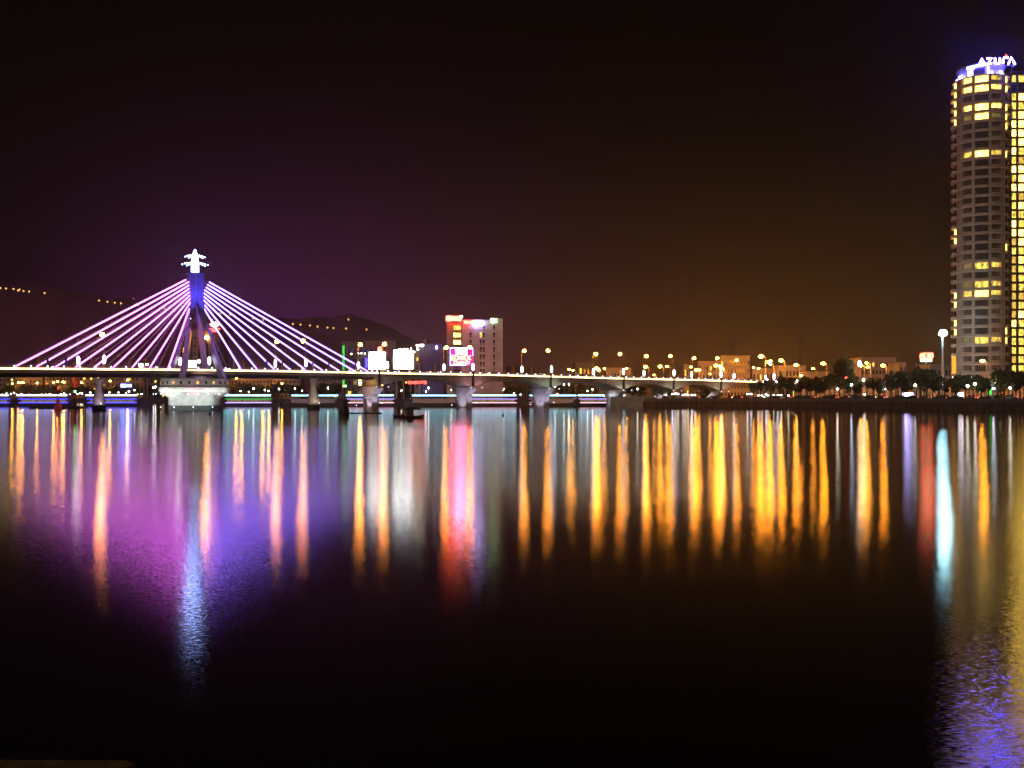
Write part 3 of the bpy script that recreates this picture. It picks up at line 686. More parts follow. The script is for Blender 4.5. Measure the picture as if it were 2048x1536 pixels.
# hotel by the bridge
D = 500; hx0, hx1 = gx(892,D), gx(1005,D)
ho = thing('hotel_block', 'pale eight storey block with narrow slit windows and red roof signs beside the bridge', 'building', ((hx0+hx1)/2, D, GZ)); W = hx1-hx0; Hh = zz(642,D)-GZ
hX = lambda px: gx(px,D)-(hx0+hx1)/2; hZ = lambda y: zz(y,D)-GZ
part('wall', MB().box(hX(925), hX(1005), 0, 20, 0, Hh), M['hotel'], ho)
part('side_wing', MB().box(hX(893), hX(925), 1.5, 18, 0, hZ(645)), M['bwall'], ho)
part('roof_tower', MB().box(hX(982), hX(1005.3), -.3, 12, hZ(650), hZ(637)), M['hotel'], ho)
part('roof', MB().box(hX(924.6), hX(982), -.3, 20.2, Hh, Hh+.6), M['hotel'], ho)
fy = [651+14.6*k for k in range(7)]
bd = MB()
for y in fy: bd.box(hX(925), hX(1005), -.12, 0, hZ(y+6.2)-.12, hZ(y+6.2)+.12)
part('floor_bands', bd, M['white'], ho)
for k, y in enumerate(fy):
    for j, px in enumerate((941, 961.5, 967.5, 988)):
        if k == 0 and j < 2: continue
        litw = (j == 1 and k == 1) or (j == 0 and k == 0)
        part('window', MB().box(hX(px-1.9), hX(px+1.9), -.08, .05, hZ(y+9), hZ(y-.5)), M['winy'] if litw else M['glass'], ho)
    part('balcony_window', MB().box(hX(907), hX(921), 1.38, 1.52, hZ(y+8.5), hZ(y)), M['winb'] if k in (1,2) else (M['winy'] if k == 0 else M['glass']), ho)
    bl = part('balcony', MB().box(hX(905), hX(923), .2, 1.5, hZ(y+10), hZ(y+8.6)), M['bwall'], ho)
def glyph_bar(mb, x, z, w_, h_, y0, kind, th=None):
    th = th or h_*.2
    pat = {0:[(0,0,0,1),(1,0,1,1),(0,1,1,1),(0,0,1,0)],1:[(0,0,.5,1),(.5,1,1,0),(.2,.4,.8,.4)],2:[(0,0,0,1),(0,1,1,0),(1,0,1,1)],3:[(0,0,0,1),(0,1,1,1),(0,.5,.8,.5),(0,0,1,0)],4:[(0,1,1,1),(.5,0,.5,1)],5:[(0,0,0,1),(0,.5,1,1),(0,.5,1,0)]}[kind]
    for a_, b_, c_, d_ in pat: mb.tube([(x+a_*w_, y0, z+b_*h_),(x+c_*w_, y0, z+d_*h_)], th/2, 4)
def sign(name, label, parent_loc, W_, H_, n, m_, kinds, th=None, frame=True, backing=None):
    o = thing(name, label, 'sign', parent_loc)
    fm = MB()
    for k in range(3): fm.tube([(W_*(k/2)-W_/2, .5, -H_*.6-1.2),(W_*(k/2)-W_/2, .5, H_*.5)], .12, 4)
    fm.tube([(-W_/2,.5,-H_*.5),(W_/2,.5,-H_*.5)], .12, 4)
    part('frame', fm, M['pole'], o)
    mb = MB(); cw = W_/n
    for k in range(n): glyph_bar(mb, -W_/2+k*cw+cw*.12, -H_/2, cw*.72, H_, 0, kinds[k % len(kinds)], th)
    part('letters', mb, M[m_], o)
    if backing: part('backing', MB().box(-W_/2-.3, W_/2+.3, .25, .4, -H_/2-.3, H_/2+.3), M[backing], o)
    return o
s1 = sign('roof_sign', 'red lit roof sign on the left wing of the slit windowed block', at(907.5,637,D-1.5), gx(922,D)-gx(893,D), 2.2, 6, 'redw', (0,3,2,1,5,0), 1.1)
part('green_tip', MB().ball((3.9,0,.9), .75, 5), M['gneon'], s1)
s2 = sign('roof_sign', 'orange red roof sign along the middle parapet of the slit windowed block', at(938,644.5,D-1), gx(947,D)-gx(927,D), 1.2, 6, 'redw', (2,0,5,1,3), .5)
s3 = sign('roof_sign', 'violet white lit sign hanging below the parapet of the slit windowed block', at(956,647,D-1.2), gx(967,D)-gx(946,D), 2.0, 4, 'whn', (3,0,1,2), .9)
s4 = sign('roof_sign', 'small pale green sign on the top right corner of the slit windowed block', at(988,641,D-1.3), 3.4, 1.8, 2, 'gneon', (0,5), .6)
# mall, billboards
building('shopping_block', 'dim grey block with a green neon edge behind the right cables', 'building', 683, 792, 684, 512, 25, 'bdark', 5, 10, .12, .6, .4, seed=4)
o = thing('neon_strip', 'tall vertical green neon strip on the corner of the dim grey block', 'neon sign', (gx(687,505), 505, GZ))
part('tube_row', MB().box(-.45,-.1,-.1,.1,zz(776,505)-GZ,zz(691,505)-GZ).box(.15,.45,-.1,.1,zz(776,505)-GZ,zz(691,505)-GZ), M['green'], o); part('backing', MB().box(-.6,.6,.12,.4,0,zz(690,505)-GZ), M['bdark'], o)
building('corner_shop', 'low block with glowing magenta panels left of the first billboard', 'building', 722, 737, 706, 497, 10, 'bdark', 3, 2, .5, .7, .7, litm=('magenta','blue'), seed=6)
def billboard(label, px0, px1, y0, y1, D, m_, legs=True):
    x0, x1 = gx(px0,D), gx(px1,D); z0, z1 = zz(y1,D), zz(y0,D); o = thing('billboard', label, 'billboard', ((x0+x1)/2, D, GZ)); W_ = x1-x0
    part('screen', MB().box(-W_/2, W_/2, -.12, 0, z0-GZ, z1-GZ), M[m_], o)
    part('frame', MB().box(-W_/2-.3, W_/2+.3, .02, .5, z0-GZ-.3, z1-GZ+.3), M['bdark'], o)
    lm = MB()
    for k in (-.35,0,.35): lm.tube([(W_*k,.6,0),(W_*k,.6,z0-GZ+1)], .25, 6)
    part('posts', lm, M['pole'], o); return o
billboard('blazing white billboard with a red sign on top, nearest the cables', 735, 771, 704, 739, 498, 'bill')
billboard('blazing white billboard with a row of lamps along its top, second from the cables', 787, 827, 701, 738, 498, 'bill')
sign('roof_sign', 'small red sign above the first white billboard', at(760,698,497), 2.3, 2.0, 2, 'redw', (1,3), .7)
def mk_spot():
    o = thing('billboard_lamp', '', 'lamp', group='small lamps over the billboards')
    part('bracket', MB().tube([(0,0,-1.2),(0,-.6,0)], .06, 4), M['pole'], o); part('bulb', MB().ball((0,-.7,0), .3, 5), M['whitel'], o); return o
SP = Maker(mk_spot)
sp_ = [(703,708),(717,707),(723,706.5),(730,707),(789,701),(794,700),(799,699),(803,699),(809,698),(815,698),(822,697),(829,704),(835,691.5),(836,698.5),(842,691),(846,691)]
for i, (x, y) in enumerate(sp_):
    SP('small white lamp around the tops of the billboards, %s' % ordl(i, len(sp_)), at(x, y, 496), 0, 1.0 if i < 12 else 1.9)
building('narrow_block', 'narrow pale block with a lit base between the white billboard and the blue building', 'building', 829, 840, 704, 505, 10, 'bwall', 5, 1, .3, .3, .4, seed=2)
building('office_block', 'dark blue glazed building between the billboards and the slit windowed block', 'building', 841, 888, 689, 506, 22, 'bblue', 3, 5, 0, .85, .7, seed=2, dark='bblue')
building('stair_tower', 'plain grey tower rising behind the dark blue building', 'building', 846, 853.5, 680, 520, 8, 'bwall', 4, 1, 0, .3, .3, seed=9)
o = thing('wall_lantern', 'small white lantern high on the dark blue building', 'lamp', at(873,695,505)); part('glass', MB().lathe([(.2,-.8),(.42,-.4),(.42,.5),(.2,.8)], 8), M['box'], o); part('bracket', MB().box(-.1,.1,.2,1.2,-.1,.1), M['pole'], o)
# red billboard in front of the hotel
D = 470; bb = thing('billboard', 'red and magenta neon billboard with a blue border in front of the slit windowed block', 'billboard', (gx(922.5,D), D, GZ))
bX = lambda px: gx(px,D)-gx(922.5,D); bZ = lambda y: zz(y,D)-GZ
part('screen', MB().box(bX(900), bX(946), 0, .4, bZ(731), bZ(695)), M['magenta'], bb)
part('border_tube', MB().tube([(bX(932),-.2,bZ(730)),(bX(900.5),-.2,bZ(730)),(bX(900.5),-.2,bZ(696)),(bX(945.5),-.2,bZ(696)),(bX(945.5),-.2,bZ(712))], .24, 5), M['bluebox'], bb)
mb = MB(); glyph_bar(mb, bX(913), bZ(706), 2.2, 2.0, -.3, 0, .8); glyph_bar(mb, bX(925), bZ(706), 2.2, 2.0, -.3, 3, .8); mb.box(bX(911),bX(934),-.35,-.2,bZ(708.5),bZ(697)); part('white_lettering', mb, M['whn'], bb)
mb = MB()
for k in range(6): glyph_bar(mb, bX(903)+k*1.58, bZ(720), 1.3, 2.1, -.3, (3,0,2,1,0,5)[k], .95)
for k in range(5): glyph_bar(mb, bX(908)+k*1.5, bZ(727.5), 1.25, 1.1, -.3, (0,1,3,2,0)[k], .7)
part('red_lettering', mb, M['redw'], bb)
lm = MB()
for px in (904, 924, 942): lm.tube([(bX(px),.6,0),(bX(px),.6,bZ(731))], .3, 6)
part('posts', lm, M['pole'], bb)
# signs behind the pylon
building('apartment_block', 'dim tall block seen between the pylon legs under a lit red flower sign', 'building', 352, 440, 672, 700, 20, 'bdark', 6, 12, .04, .5, .4, seed=8)
building('slender_block', 'slender brown block rising between the pylon legs', 'building', 385, 396, 660, 690, 8, 'bwall', 8, 1, 0, .3, .3, seed=8)
fs_ = thing('flower_sign', 'blazing white and red lotus shaped neon sign right of the pylon', 'neon sign', at(429,656,688))
pm = MB()
for k, a_ in enumerate((-52,-30,-10,10,30,52)):
    a_ = R(a_); pm.prism([(0+.6*math.cos(a_),0),( .8*math.cos(a_)+2.6*math.sin(a_),2.6*math.cos(a_)), (4.6*math.sin(a_),4.6*math.cos(a_)+.2),(-.8*math.cos(a_)+2.6*math.sin(a_),2.6*math.cos(a_))], -.2+.02*k, .0+.02*k)
part('petals', pm, emat('lotus_neon', (1,.38,.35), 16), fs_); part('stem', MB().box(-1.8,1.8,-.2,.1,-2.6,-1.2), M['redn'], fs_); part('outline', MB().lathe([(3.6,-.8),(3.9,-.5),(3.6,-.2)], 14, (0,.4,0), sy=.1), M['redn'], fs_)
part('mast', MB().tube([(0,.4,-2.6),(0,.4,GZ-at(429,656,688).z)], .4, 6), M['pole'], fs_)
o = thing('warning_light', 'small red warning light left of the lotus neon sign', 'beacon', at(411,655,688)); part('bulb', MB().ball((0,0,0), 1.0, 5, 1.2), emat('warning_glass', (1,.15,.1), 5), o); part('pole', MB().tube([(0,0,-1),(0,0,-22)], .3, 5), M['pole'], o)
o = thing('vertical_sign', 'vertical sign of four amber characters beside the left pylon leg', 'neon sign', at(369.5,706,690)); mb = MB()
for k in range(4): glyph_bar(mb, -.9, 3.4-k*2.9-1, 1.8, 2.1, 0, (1,3,0,5)[k], .8)
part('characters', mb, M['yneon'], o); part('backing', MB().box(-1.6,1.6,.4,.8,-7,6), M['bdark'], o); part('mast', MB().tube([(0,.6,-7),(0,.6,GZ-at(369.5,706,690).z)], .4, 6), M['pole'], o)
for (x0, x1, y0, y1, lb) in ((377,393,721,735,'bright white light box just behind the pylon legs'),(277,297,727,734.5,'low white light box behind the left cables'),):
    billboard(lb, x0, x1, y0, y1, 600, 'bill')
SP('white lamp with a cold glare right of the light box behind the pylon', at(400,723,596), 0, 3.2)
# low buildings of the far bank, left
bl_ = [(-40,28,752,'pale low house at the left edge of the far bank','bwall'),(30,86,756,'long low tan house behind the orange lamps, far left','bwall'),(90,140,750,'tan block under the left end of the deck','bwall'),(143,156,751,'narrow brick red facade behind the far bank trees','red'),
       (158,200,749,'grey brown block left of the vase pier','bwall'),(204,238,752,'low tan block right of the vase pier','bwall'),(241,285,750,'brown block with a lit blue sign on the far bank','bwall'),(292,330,756,'dark low house left of the base drum','bdark'),
       (462,540,757,'long brown block right of the base drum','bwall'),(545,600,756,'low brown block left of the second vase pier','bwall'),(636,682,752,'tan house right of the second vase pier','bwall'),(690,735,752,'amber lit house under the bridge joint','bwall'),(752,830,758,'dim block behind green trees under the first concrete span','bdark')]
for i, (a_, b_, y, lb, m_) in enumerate(bl_):
    D = shoreD((a_+b_)/2)+46; building('far_house', lb, 'building', a_, b_, y, D, 14, m_, 4, max(2, int((b_-a_)/7)), .16, .5, .45, seed=20+i)
o = thing('shop_sign', 'small blue white sign on the far bank right of the vase pier', 'sign', at(253,771,790)); mb = MB()
for k in range(4): glyph_bar(mb, -4.2+k*2.1, -1.2, 1.5, 2.2, 0, (0,3,1,2)[k], .6)
part('letters', mb, M['bluebox'], o); part('backing', MB().box(-4.8,4.8,.3,.7,-1.8,1.8), M['bdark'], o)
o = thing('roof_lights', 'row of white lights on a roof below the deck, left of the base drum', 'lamp row', at(292,752,700)); mb = MB()
for k in range(9): mb.ball((-6+k*1.4,0,0), .42, 4)
part('bulbs', mb, M['whitel0'] if 'whitel0' in M else M['post'], o); part('rail', MB().box(-7,6,.2,.5,-.6,-.3), M['pole'], o)
o = thing('hanging_sign', 'red lit sign under the first concrete span', 'sign', at(836,765,486)); mb = MB()
for k in range(6): glyph_bar(mb, -4.6+k*1.5, -.5, 1.1, 1.0, 0, (0,1,3,2,4,0)[k], .35)
part('letters', mb, M['redn'], o); part('backing', MB().box(-5,4.6,.2,.4,-.9,.9), M['bdark'], o)
# right bank buildings behind the lamps
br_ = [(1012,1062,735,'flat roofed dim shed right of the slit windowed block','bdark',2,.05),(1068,1130,739,'low dim shed between the first pairs of bridge lamps','bdark',1,0),(1150,1188,727,'dim block left of the brightest avenue lamp','bdark',3,.1),
       (1212,1262,737,'pale low hall right of the brightest avenue lamp','bwall',2,0),(1368,1378,731,'small lit kiosk tower left of the pale terrace','bwall',3,.8),(1396,1440,724,'pale orange terrace house, left half of the pair','bwall',4,.05),(1441,1500,713,'taller pale orange terrace house, right half of the pair','bwall',5,.05),
       (1505,1552,738,'low orange lit house behind the bank trees','bwall',2,.2),(1557,1612,733,'pale orange house with tall upper windows','bwall',3,.1),(1614,1660,745,'low house left of the biggest tree','bwall',2,.1),(1722,1792,717,'broad tan block behind the biggest tree','bwall',5,.12),
       (1800,1812,727,'slender grey tower right of the broad tan block','bwall',5,.1),(1815,1858,745,'dim green tinged block under the red and green sign','bdark',3,.05),(1860,1904,731,'flat dark house left of the round tower','bwall',3,0)]
for i, (a_, b_, y, lb, m_, fl_, lt) in enumerate(br_):
    D = 540 - max(0, a_-1500)*.35; building('town_house', lb, 'building', a_, b_, y, D, 14, m_, fl_, max(2, int((b_-a_)/6.5)), lt, .45, .5, seed=50+i)
def mk_mast():
    o = thing('antenna_mast', '', 'antenna mast', group='lattice antenna masts on the right'); H = 30.; mb = MB()
    for k in range(3):
        a_ = k*2.094; mb.tube([(1.2*math.cos(a_),1.2*math.sin(a_),0),(.45*math.cos(a_),.45*math.sin(a_),H)], .09, 4)
    for k in range(12):
        for j in range(3):
            a_, b_ = j*2.094, (j+1)*2.094; r0, r1 = 1.2-.75*k/12, 1.2-.75*(k+1)/12
            mb.tube([(r0*math.cos(a_),r0*math.sin(a_),H*k/12),(r1*math.cos(b_),r1*math.sin(b_),H*(k+1)/12)], .05, 3)
    part('lattice', mb, M['bdark'], o)
    for z in (H-3.5, H-.5):
        for j in range(3): a_ = j*2.094; part('panel_antenna', MB().box(1.4*math.cos(a_)-.2,1.4*math.cos(a_)+.2,1.4*math.sin(a_)-.15,1.4*math.sin(a_)+.15,z-1.1,z+1.1), M['bdark'], o)
    return o
AM = Maker(mk_mast)
for x, y, lb in ((1479,668,'lattice antenna mast above the pale orange terrace'),(1621,669,'faint antenna mast above the low house left of the biggest tree'),(1714,671,'antenna mast rising right behind the biggest tree')):
    D = 560; AM(lb, (gx(x,D), D+20, GZ), 0, (1.3,1.3,(zz(y,D+20)-GZ)/30))
rs = sign('roof_sign', 'red and green rooftop sign left of the floodlight mast', at(1853,711,430), 5.6, 1.8, 4, 'redw', (1,3,4,0), .8)
part('green_line', MB().box(-2.5,2.2,-.2,.1,-2.6,-1.5), M['gneon'], rs); part('mast', MB().tube([(0,.4,-2),(0,.4,GZ-rs.location.z)], .3, 5), M['pole'], rs)
# ------------------------------------------------------------------ the round tower
DT_ = 372.0; TX = gx(1961.5, DT_); TR = 52.0/FPX*DT_; T0 = GZ; NF = 32
YT, YB_ = 147.5, 747.0
fh = (zz(YT, DT_-TR) - zz(YB_, DT_-TR))/NF; zb = zz(YB_, DT_-TR) - T0
tw = thing('round_tower', 'tall round apartment tower with curved balconies and a blue neon crown at the right edge', 'building', (TX, DT_, T0), -math.atan2(TX, DT_))
def arc(mb, r0, r1, z0, z1, a0, a1, n=None):
    n = n or max(2, int(abs(a1-a0)/R(6))); vs = []; fs = []
    for k in range(n+1):
        a_ = a0+(a1-a0)*k/n; s_, c_ = math.sin(a_), -math.cos(a_)
        vs += [(r0*s_, r0*c_, z0),(r1*s_, r1*c_, z0),(r1*s_, r1*c_, z1),(r0*s_, r0*c_, z1)]
    for k in range(n):
        for j in range(4): fs.append((k*4+j, k*4+(j+1)%4, (k+1)*4+(j+1)%4, (k+1)*4+j))
    fs += [(0,3,2,1),(n*4,n*4+1,n*4+2,n*4+3)]
    return mb.add(vs, fs)
part('wall', MB().lathe([(TR-.75, 0),(TR-.75, zb+NF*fh)], 64), M['tower'], tw)
e = MB(); rl_ = MB(); sh = MB(); bt = MB()
for f in range(NF+1):
    z = zb+f*fh
    e.lathe([(TR-.8, z-.22),(TR+.0, z-.22),(TR+.0, z+.16),(TR-.8, z+.16)], 72)
    if f < NF:
        # balcony parapets beside the window bays
        sh = MB(); arc(sh, TR-.25, TR-.12, z+.16, z+1.15, R(-41), R(-18)); arc(sh, TR-.25, TR-.12, z+.16, z+.8, R(-11.5), R(16)); arc(sh, TR-.25, TR-.12, z+.16, z+1.35, R(22), R(46)); part('parapet', sh, M['tower'], tw)
        # projecting saw-tooth balconies on the left flank
        part('flank_balcony', arc(MB(), TR-.7, TR+.55, z-.1, z+1.0, R(-96), R(-66), 4), M['slabe'], tw)
        part('flank_balcony', arc(MB(), TR-.7, TR+.25, z-.1, z+.9, R(62), R(90), 4), M['slabe'], tw)
part('floor_slabs', e, M['slabe'], tw)
pi_ = MB()
for a_, wd in ((-15, 3.0), (19, 2.7), (-43,1.5), (48.5,2.2), (57,1.2)): arc(pi_, TR-.8, TR-.06, zb, zb+NF*fh, R(a_-wd), R(a_+wd))
for k in range(7): a_ = -38+k*3.0; arc(pi_, TR-.8, TR-.45, zb, zb+NF*fh, R(a_-.22), R(a_+.22), 1)
for k in range(7): a_ = -9.5+k*4.0; arc(pi_, TR-.8, TR-.45, zb, zb+NF*fh, R(a_-.28), R(a_+.28), 1)
for k in range(7): a_ = 25+k*3.1; arc(pi_, TR-.8, TR-.45, zb, zb+NF*fh, R(a_-.22), R(a_+.22), 1)
part('piers', pi_, M['tower'], tw)
full = {31:(1,1,1),30:(1,1,1),28:(1,1,1),27:(.3,1,.4),24-1+0:(0,0,0)}
def fl_at(y): return int(round(NF - (y - YT)/((YB_-YT)/NF) - .5))
lits = {fl_at(156):('b','b','y'), fl_at(174):('b','b','b'), fl_at(212):('b','b','b'), fl_at(231):('d','b','d'), fl_at(306):('y','b','y'), fl_at(534):('d','y','y'),
        fl_at(572):('d','y','y'), fl_at(590):('y','b','y'), fl_at(687):('d','y','y')}
mk_ = {'b':'winb','y':'winy','d':'wind'}
bays = ((-38.5,-18.3),(-11.6,15.8),(22.2,45.8))
for f in range(NF):
    z = zb+f*fh; q = lits.get(f, (None,)*3)
    for j, (a0, a1) in enumerate(bays):
        hi = fh-.35; lo = .3 if j != 2 else fh*.42
        part('window', arc(MB(), TR-.76, TR-.66, z+lo, z+hi, R(a0), R(a1)), M[mk_[q[j]]] if q[j] else M['glass'], tw)
sw = MB(); sl = MB()
rt = random.Random(8)
for f in range(NF):
    z = zb+f*fh
    for a_ in (53, 61): arc(sw, TR-.76, TR-.68, z+fh*.45, z+fh*.85, R(a_-1.6), R(a_+1.6), 1)
    ly = YT + (NF-f-.5)*(YB_-YT)/NF
    for a_, ok in ((-74, ly < 240 or 455 < ly < 480 or 585 < ly < 625 or 640 < ly < 665), (68, 150 < ly < 180 or 205 < ly < 255 or 305 < ly < 325 or 480 < ly < 500 or 655 < ly < 690)):
        arc(sl if ok else sw, TR-.76, TR-.66, z+1.0, z+fh-.35, R(a_-9), R(a_+6), 2)
part('small_windows', sw, M['glass'], tw); part('lit_flank_windows', sl, M['winb'], tw)
# crown
zt = zb+NF*fh
part('roof_deck', MB().lathe([(TR-.6, zt),(TR-.6, zt+.4)], 48), M['slabe'], tw)
cr = part('crown_drum', MB().lathe([(TR-2.6, zt+.4),(TR-2.2, zt+2.0),(TR-1.3, zt+4.3),(TR-1.3, zt+4.7)], 48), mat('crown_grey', (.22,.22,.30), .6), tw)
part('plant_room', MB().box(-2.6, 1.3, -TR+.6, -TR+4, zt+.4, zt+2.4), M['bdark'], cr)
for a0, a1, z0, z1 in ((-62,-48,.5,1.9),(-30,-15,.5,3.6),(-34,14,3.4,4.1),(15,20,.6,3.2),(24,29,.5,1.4),(48,58,.5,1.8),(-84,-70,.4,1.4)): part('crown_light', arc(MB(), TR-1.4, TR-1.2, zt+z0, zt+z1, R(a0), R(a1)), M['crownw'], cr)
for k, a_ in enumerate((-75,-55,-38,0,38,60,78)):
    a_ = R(a_); x, y = math.sin(a_), -math.cos(a_)
    flood(tw, (x*(TR-.9), y*(TR-.9), zt+.7), (x*(TR-2.4), y*(TR-2.4), zt+3.2), 200, (.5,.42,1), R(150))
# lettering on the roof: A Z U R A drawn as single neon strokes
az = thing('roof_sign', 'blue white neon sign reading AZURA on top of the round tower', 'neon sign', at(1995,124,DT_-9)); Da = DT_-9
P = lambda x, y: Vector(((1860+x/8.085-1995)/FPX*Da, 0, (124-(90+y/8.085))/FPX*Da))
def stroke(*pts): return MB().tube([P(*p) for p in pts], .30, 6)
part('letter', stroke((800,305),(838,222),(885,305)), M['azn'], az)
part('letter', stroke((922,217),(1000,217),(958,268),(948,302),(985,300)), M['azn'], az)
mb = stroke((1052,212),(1055,292),(1075,300)); mb.tube([P(1075,300), P(1118,296), P(1130,284), P(1126,212)], .24, 6); part('letter', mb, M['azn'], az)
part('letter', stroke((1182,294),(1182,222),(1200,205),(1262,205)), M['azn'], az); part('accent', MB().tube([P(1222,152),P(1240,172)], .2, 5), M['magenta2'] if 'magenta2' in M else M['redn'], az)
part('letter', stroke((1268,312),(1312,202),(1376,312)), M['azn'], az)
fm = MB()
for x in (820, 960, 1100, 1200, 1330): fm.tube([P(x,300), P(x,300)+Vector((0,.8,-3.2))], .08, 4)
fm.tube([P(800,330)+Vector((0,.4,0)), P(1380,330)+Vector((0,.4,0))], .1, 4); part('frame', fm, M['pole'], az)
# slab block to the right of it
DS = 392.; sx0, sx1 = gx(2019,DS), gx(2110,DS); sb_ = thing('slab_tower', 'dark olive slab block with columns of yellow lit windows right of the round tower', 'building', ((sx0+sx1)/2, DS, GZ))
X = lambda px: gx(px,DS)-(sx0+sx1)/2; Z = lambda y: zz(y,DS)-GZ
part('wall', MB().box(X(2019), X(2110), 0, 22, 0, Z(146)), M['olive'], sb_); part('roof', MB().box(X(2018), X(2111), -.5, 22.5, Z(146), Z(143)), M['olive'], sb_)
nfl = 33; st = (748-150)/nfl
for k in range(nfl):
    y = 150+k*st
    for j, (p0, p1) in enumerate(((2024.0,2031.5),(2037.5,2047),(2051,2062))):
        on = not (j < 2 and k == 1)
        part('window', MB().box(X(p0), X(p1), -.1, .05, Z(y+st-4.2), Z(y+1)), (M[rt.choice(('winb','winy','winy','winb','winc'))] if k < 12 else M[rt.choice(('winy','winy','winc','winb'))]) if on else M['glass'], sb_)
mb = MB()
for k in range(nfl+1): mb.box(X(2034), X(2064), -.9, 0, Z(150+k*st)-.1, Z(150+k*st)+.12)
part('floor_slabs', mb, M['olive'], sb_)
# podium and shops at the foot of the tower
pd = thing('podium', 'low podium with a lit shop front at the foot of the round tower', 'building', (gx(1965,356), 356, GZ))
part('wall', MB().box(-19, 30, 0, 4, 4.2, 7.5), M['bwall'], pd); part('shop_front', MB().box(-19,30,.1,.4,0,4.2), M['warm'], pd)
for k in range(18): part('column', MB().box(-19+k*2.8,-18.5+k*2.8,-.2,.1,0,4.2), M['bwall'], pd)
pass; part('roof', MB().box(-19.3,30.3,-.4,4,7.5,7.9), M['slabe'], pd)
o = thing('amber_panel', 'tall amber lit panel at the lower left edge of the round tower', 'light panel', (gx(1908.5,352), 352, GZ)); part('panel', MB().box(-.65,.65,0,.3,zz(747,352)-GZ,zz(712,352)-GZ), M['orangeb'], o); part('frame', MB().box(-.75,.75,.3,.6,0,zz(711,352)-GZ), M['pole'], o)
for i, (p0, p1, y0, y1, D_, m_, lb) in enumerate(((1720,1860,772,797,392,'warm','long lit shop row behind the bank trees, left of the tower'),(1600,1715,778,797,425,'warm','lit shop row behind the biggest tree'))):
    W_ = gx(p1,D_)-gx(p0,D_); o = thing('shop_row', lb, 'shops', (gx((p0+p1)/2,D_), D_, GZ)); Hs = zz(y0,D_)-GZ
    part('wall', MB().box(-W_/2,W_/2,.4,8,0,Hs+1.4), M['bwall'], o); part('shop_front', MB().box(-W_/2+.4,W_/2-.4,.1,.4,.3,Hs), M[m_], o)
    for k in range(12): part('column', MB().box(-W_/2+k*W_/12,-W_/2+k*W_/12+.8,-.15,.1,0,Hs), M['bwall'], o)
    part('awning', MB().box(-W_/2,W_/2,-1.2,.4,Hs,Hs+.25), M['bdark'], o)
def lightbox(label, px, py, D_, w_, h_, m_):
    o = thing('light_box_sign', label, 'sign', at(px,py,D_)); part('face', MB().box(-w_/2,w_/2,-.1,.05,-h_/2,h_/2), M[m_], o); part('case', MB().box(-w_/2-.1,w_/2+.1,.05,.4,-h_/2-.1,h_/2+.1), M['pole'], o)
    part('post', MB().tube([(0,.2,-h_/2),(0,.2,GZ-o.location.z)], .12, 5), M['pole'], o)
lightbox('square white light box between the trees before the round tower', 1921, 790, 340, 1.7, 1.7, 'box')
lightbox('wide violet white light box under the trees left of the floodlight mast', 1816, 789, 352, 3.6, 1.0, 'whn')
lightbox('red lit sign in the tree tops at the tower foot', 1921, 756, 350, 1.6, 1.0, 'redn')
lightbox('small red and white sign in the biggest tree', 1693, 758, 375, .7, 1.3, 'redw')
lightbox('blue tinged light box left of the red sign at the tower foot', 1908, 757, 349, 1.2, .8, 'bluebox')
lightbox('pale green banner between two trees before the round tower', 1981, 782, 342, .9, 2.4, 'green')
# ------------------------------------------------------------------ trees
def crown_mb(seed, r, hz, n, leaf=.42, lobes=9):
    rr = random.Random(seed); mb = MB(); cl = []
    for k in range(lobes):
        a_ = rr.uniform(0, 6.283); d = r*rr.uniform(.15,.72); cl.append((d*math.cos(a_), d*math.sin(a_), hz*rr.uniform(-.6,.75), r*rr.uniform(.28,.5)))
    for k in range(n):
        x, y, z, q = rr.choice(cl); u = Vector((rr.gauss(0,1), rr.gauss(0,1), rr.gauss(0,.8))).normalized()*q*rr.uniform(.55,1.08)
        p = Vector((x,y,z))+u; a_ = Vector((rr.gauss(0,1),rr.gauss(0,1),rr.gauss(0,1))).normalized(); b_ = a_.orthogonal().normalized(); s_ = leaf*rr.uniform(.6,1.3)
        mb.quad(p-a_*s_-b_*s_*.5, p+a_*s_-b_*s_*.45, p+a_*s_+b_*s_*.5, p-a_*s_+b_*s_*.55)
    return mb
def mk_tree(seed, H, r, hz, n, leafm='leaf', leaf=.42, grp='trees on the right bank'):
    def f():
        rr = random.Random(seed+99); o = thing('tree', '', 'tree', group=grp); zc = H-hz*.95
        tm = MB().tube([(0,0,-.2),(rr.uniform(-.2,.2),rr.uniform(-.2,.2),zc*.5),(rr.uniform(-.4,.4),rr.uniform(-.4,.4),zc)], [.28,.2,.12], 6)
        for k in range(5):
            a_ = k*1.26+rr.uniform(-.4,.4); tm.tube([(0,0,zc*.55+k*.1),(math.cos(a_)*r*.35,math.sin(a_)*r*.35,zc*.85),(math.cos(a_)*r*.62,math.sin(a_)*r*.62,zc+hz*rr.uniform(0,.5))], [.12,.08,.03], 4)
        part('trunk', tm, M['bark'], o); part('crown', crown_mb(seed, r, hz, n, leaf), M[leafm], o, loc=(0,0,zc)); return o
    return f
TR_ = [Maker(mk_tree(k, 7.0, 3.1, 2.5, 650, 'leaf' if k % 3 else 'leaf2')) for k in range(5)]
BIG = Maker(mk_tree(40, 11.8, 6.4, 4.6, 3200, 'leaf2', .38))
tl = [(1325,778),(1338,776),(1402,782),(1412,779),(1508,768),(1524,764),(1533,760),(1543,762),(1565,754),(1577,756),(1589,762),(1603,757),(1614,753),(1632,758),(1646,764),(1700,757),(1712,765),(1748,757),(1757,760),(1785,752),(1796,745),(1807,756),(1833,742),(1842,738),(1853,741),(1866,752),(1878,750),(1889,757),(1915,753),(1930,752),(1946,757),(1962,752),(1978,757),(1994,745),(2009,742),(2025,748),(2040,744),(2056,750)]
rt = random.Random(21)
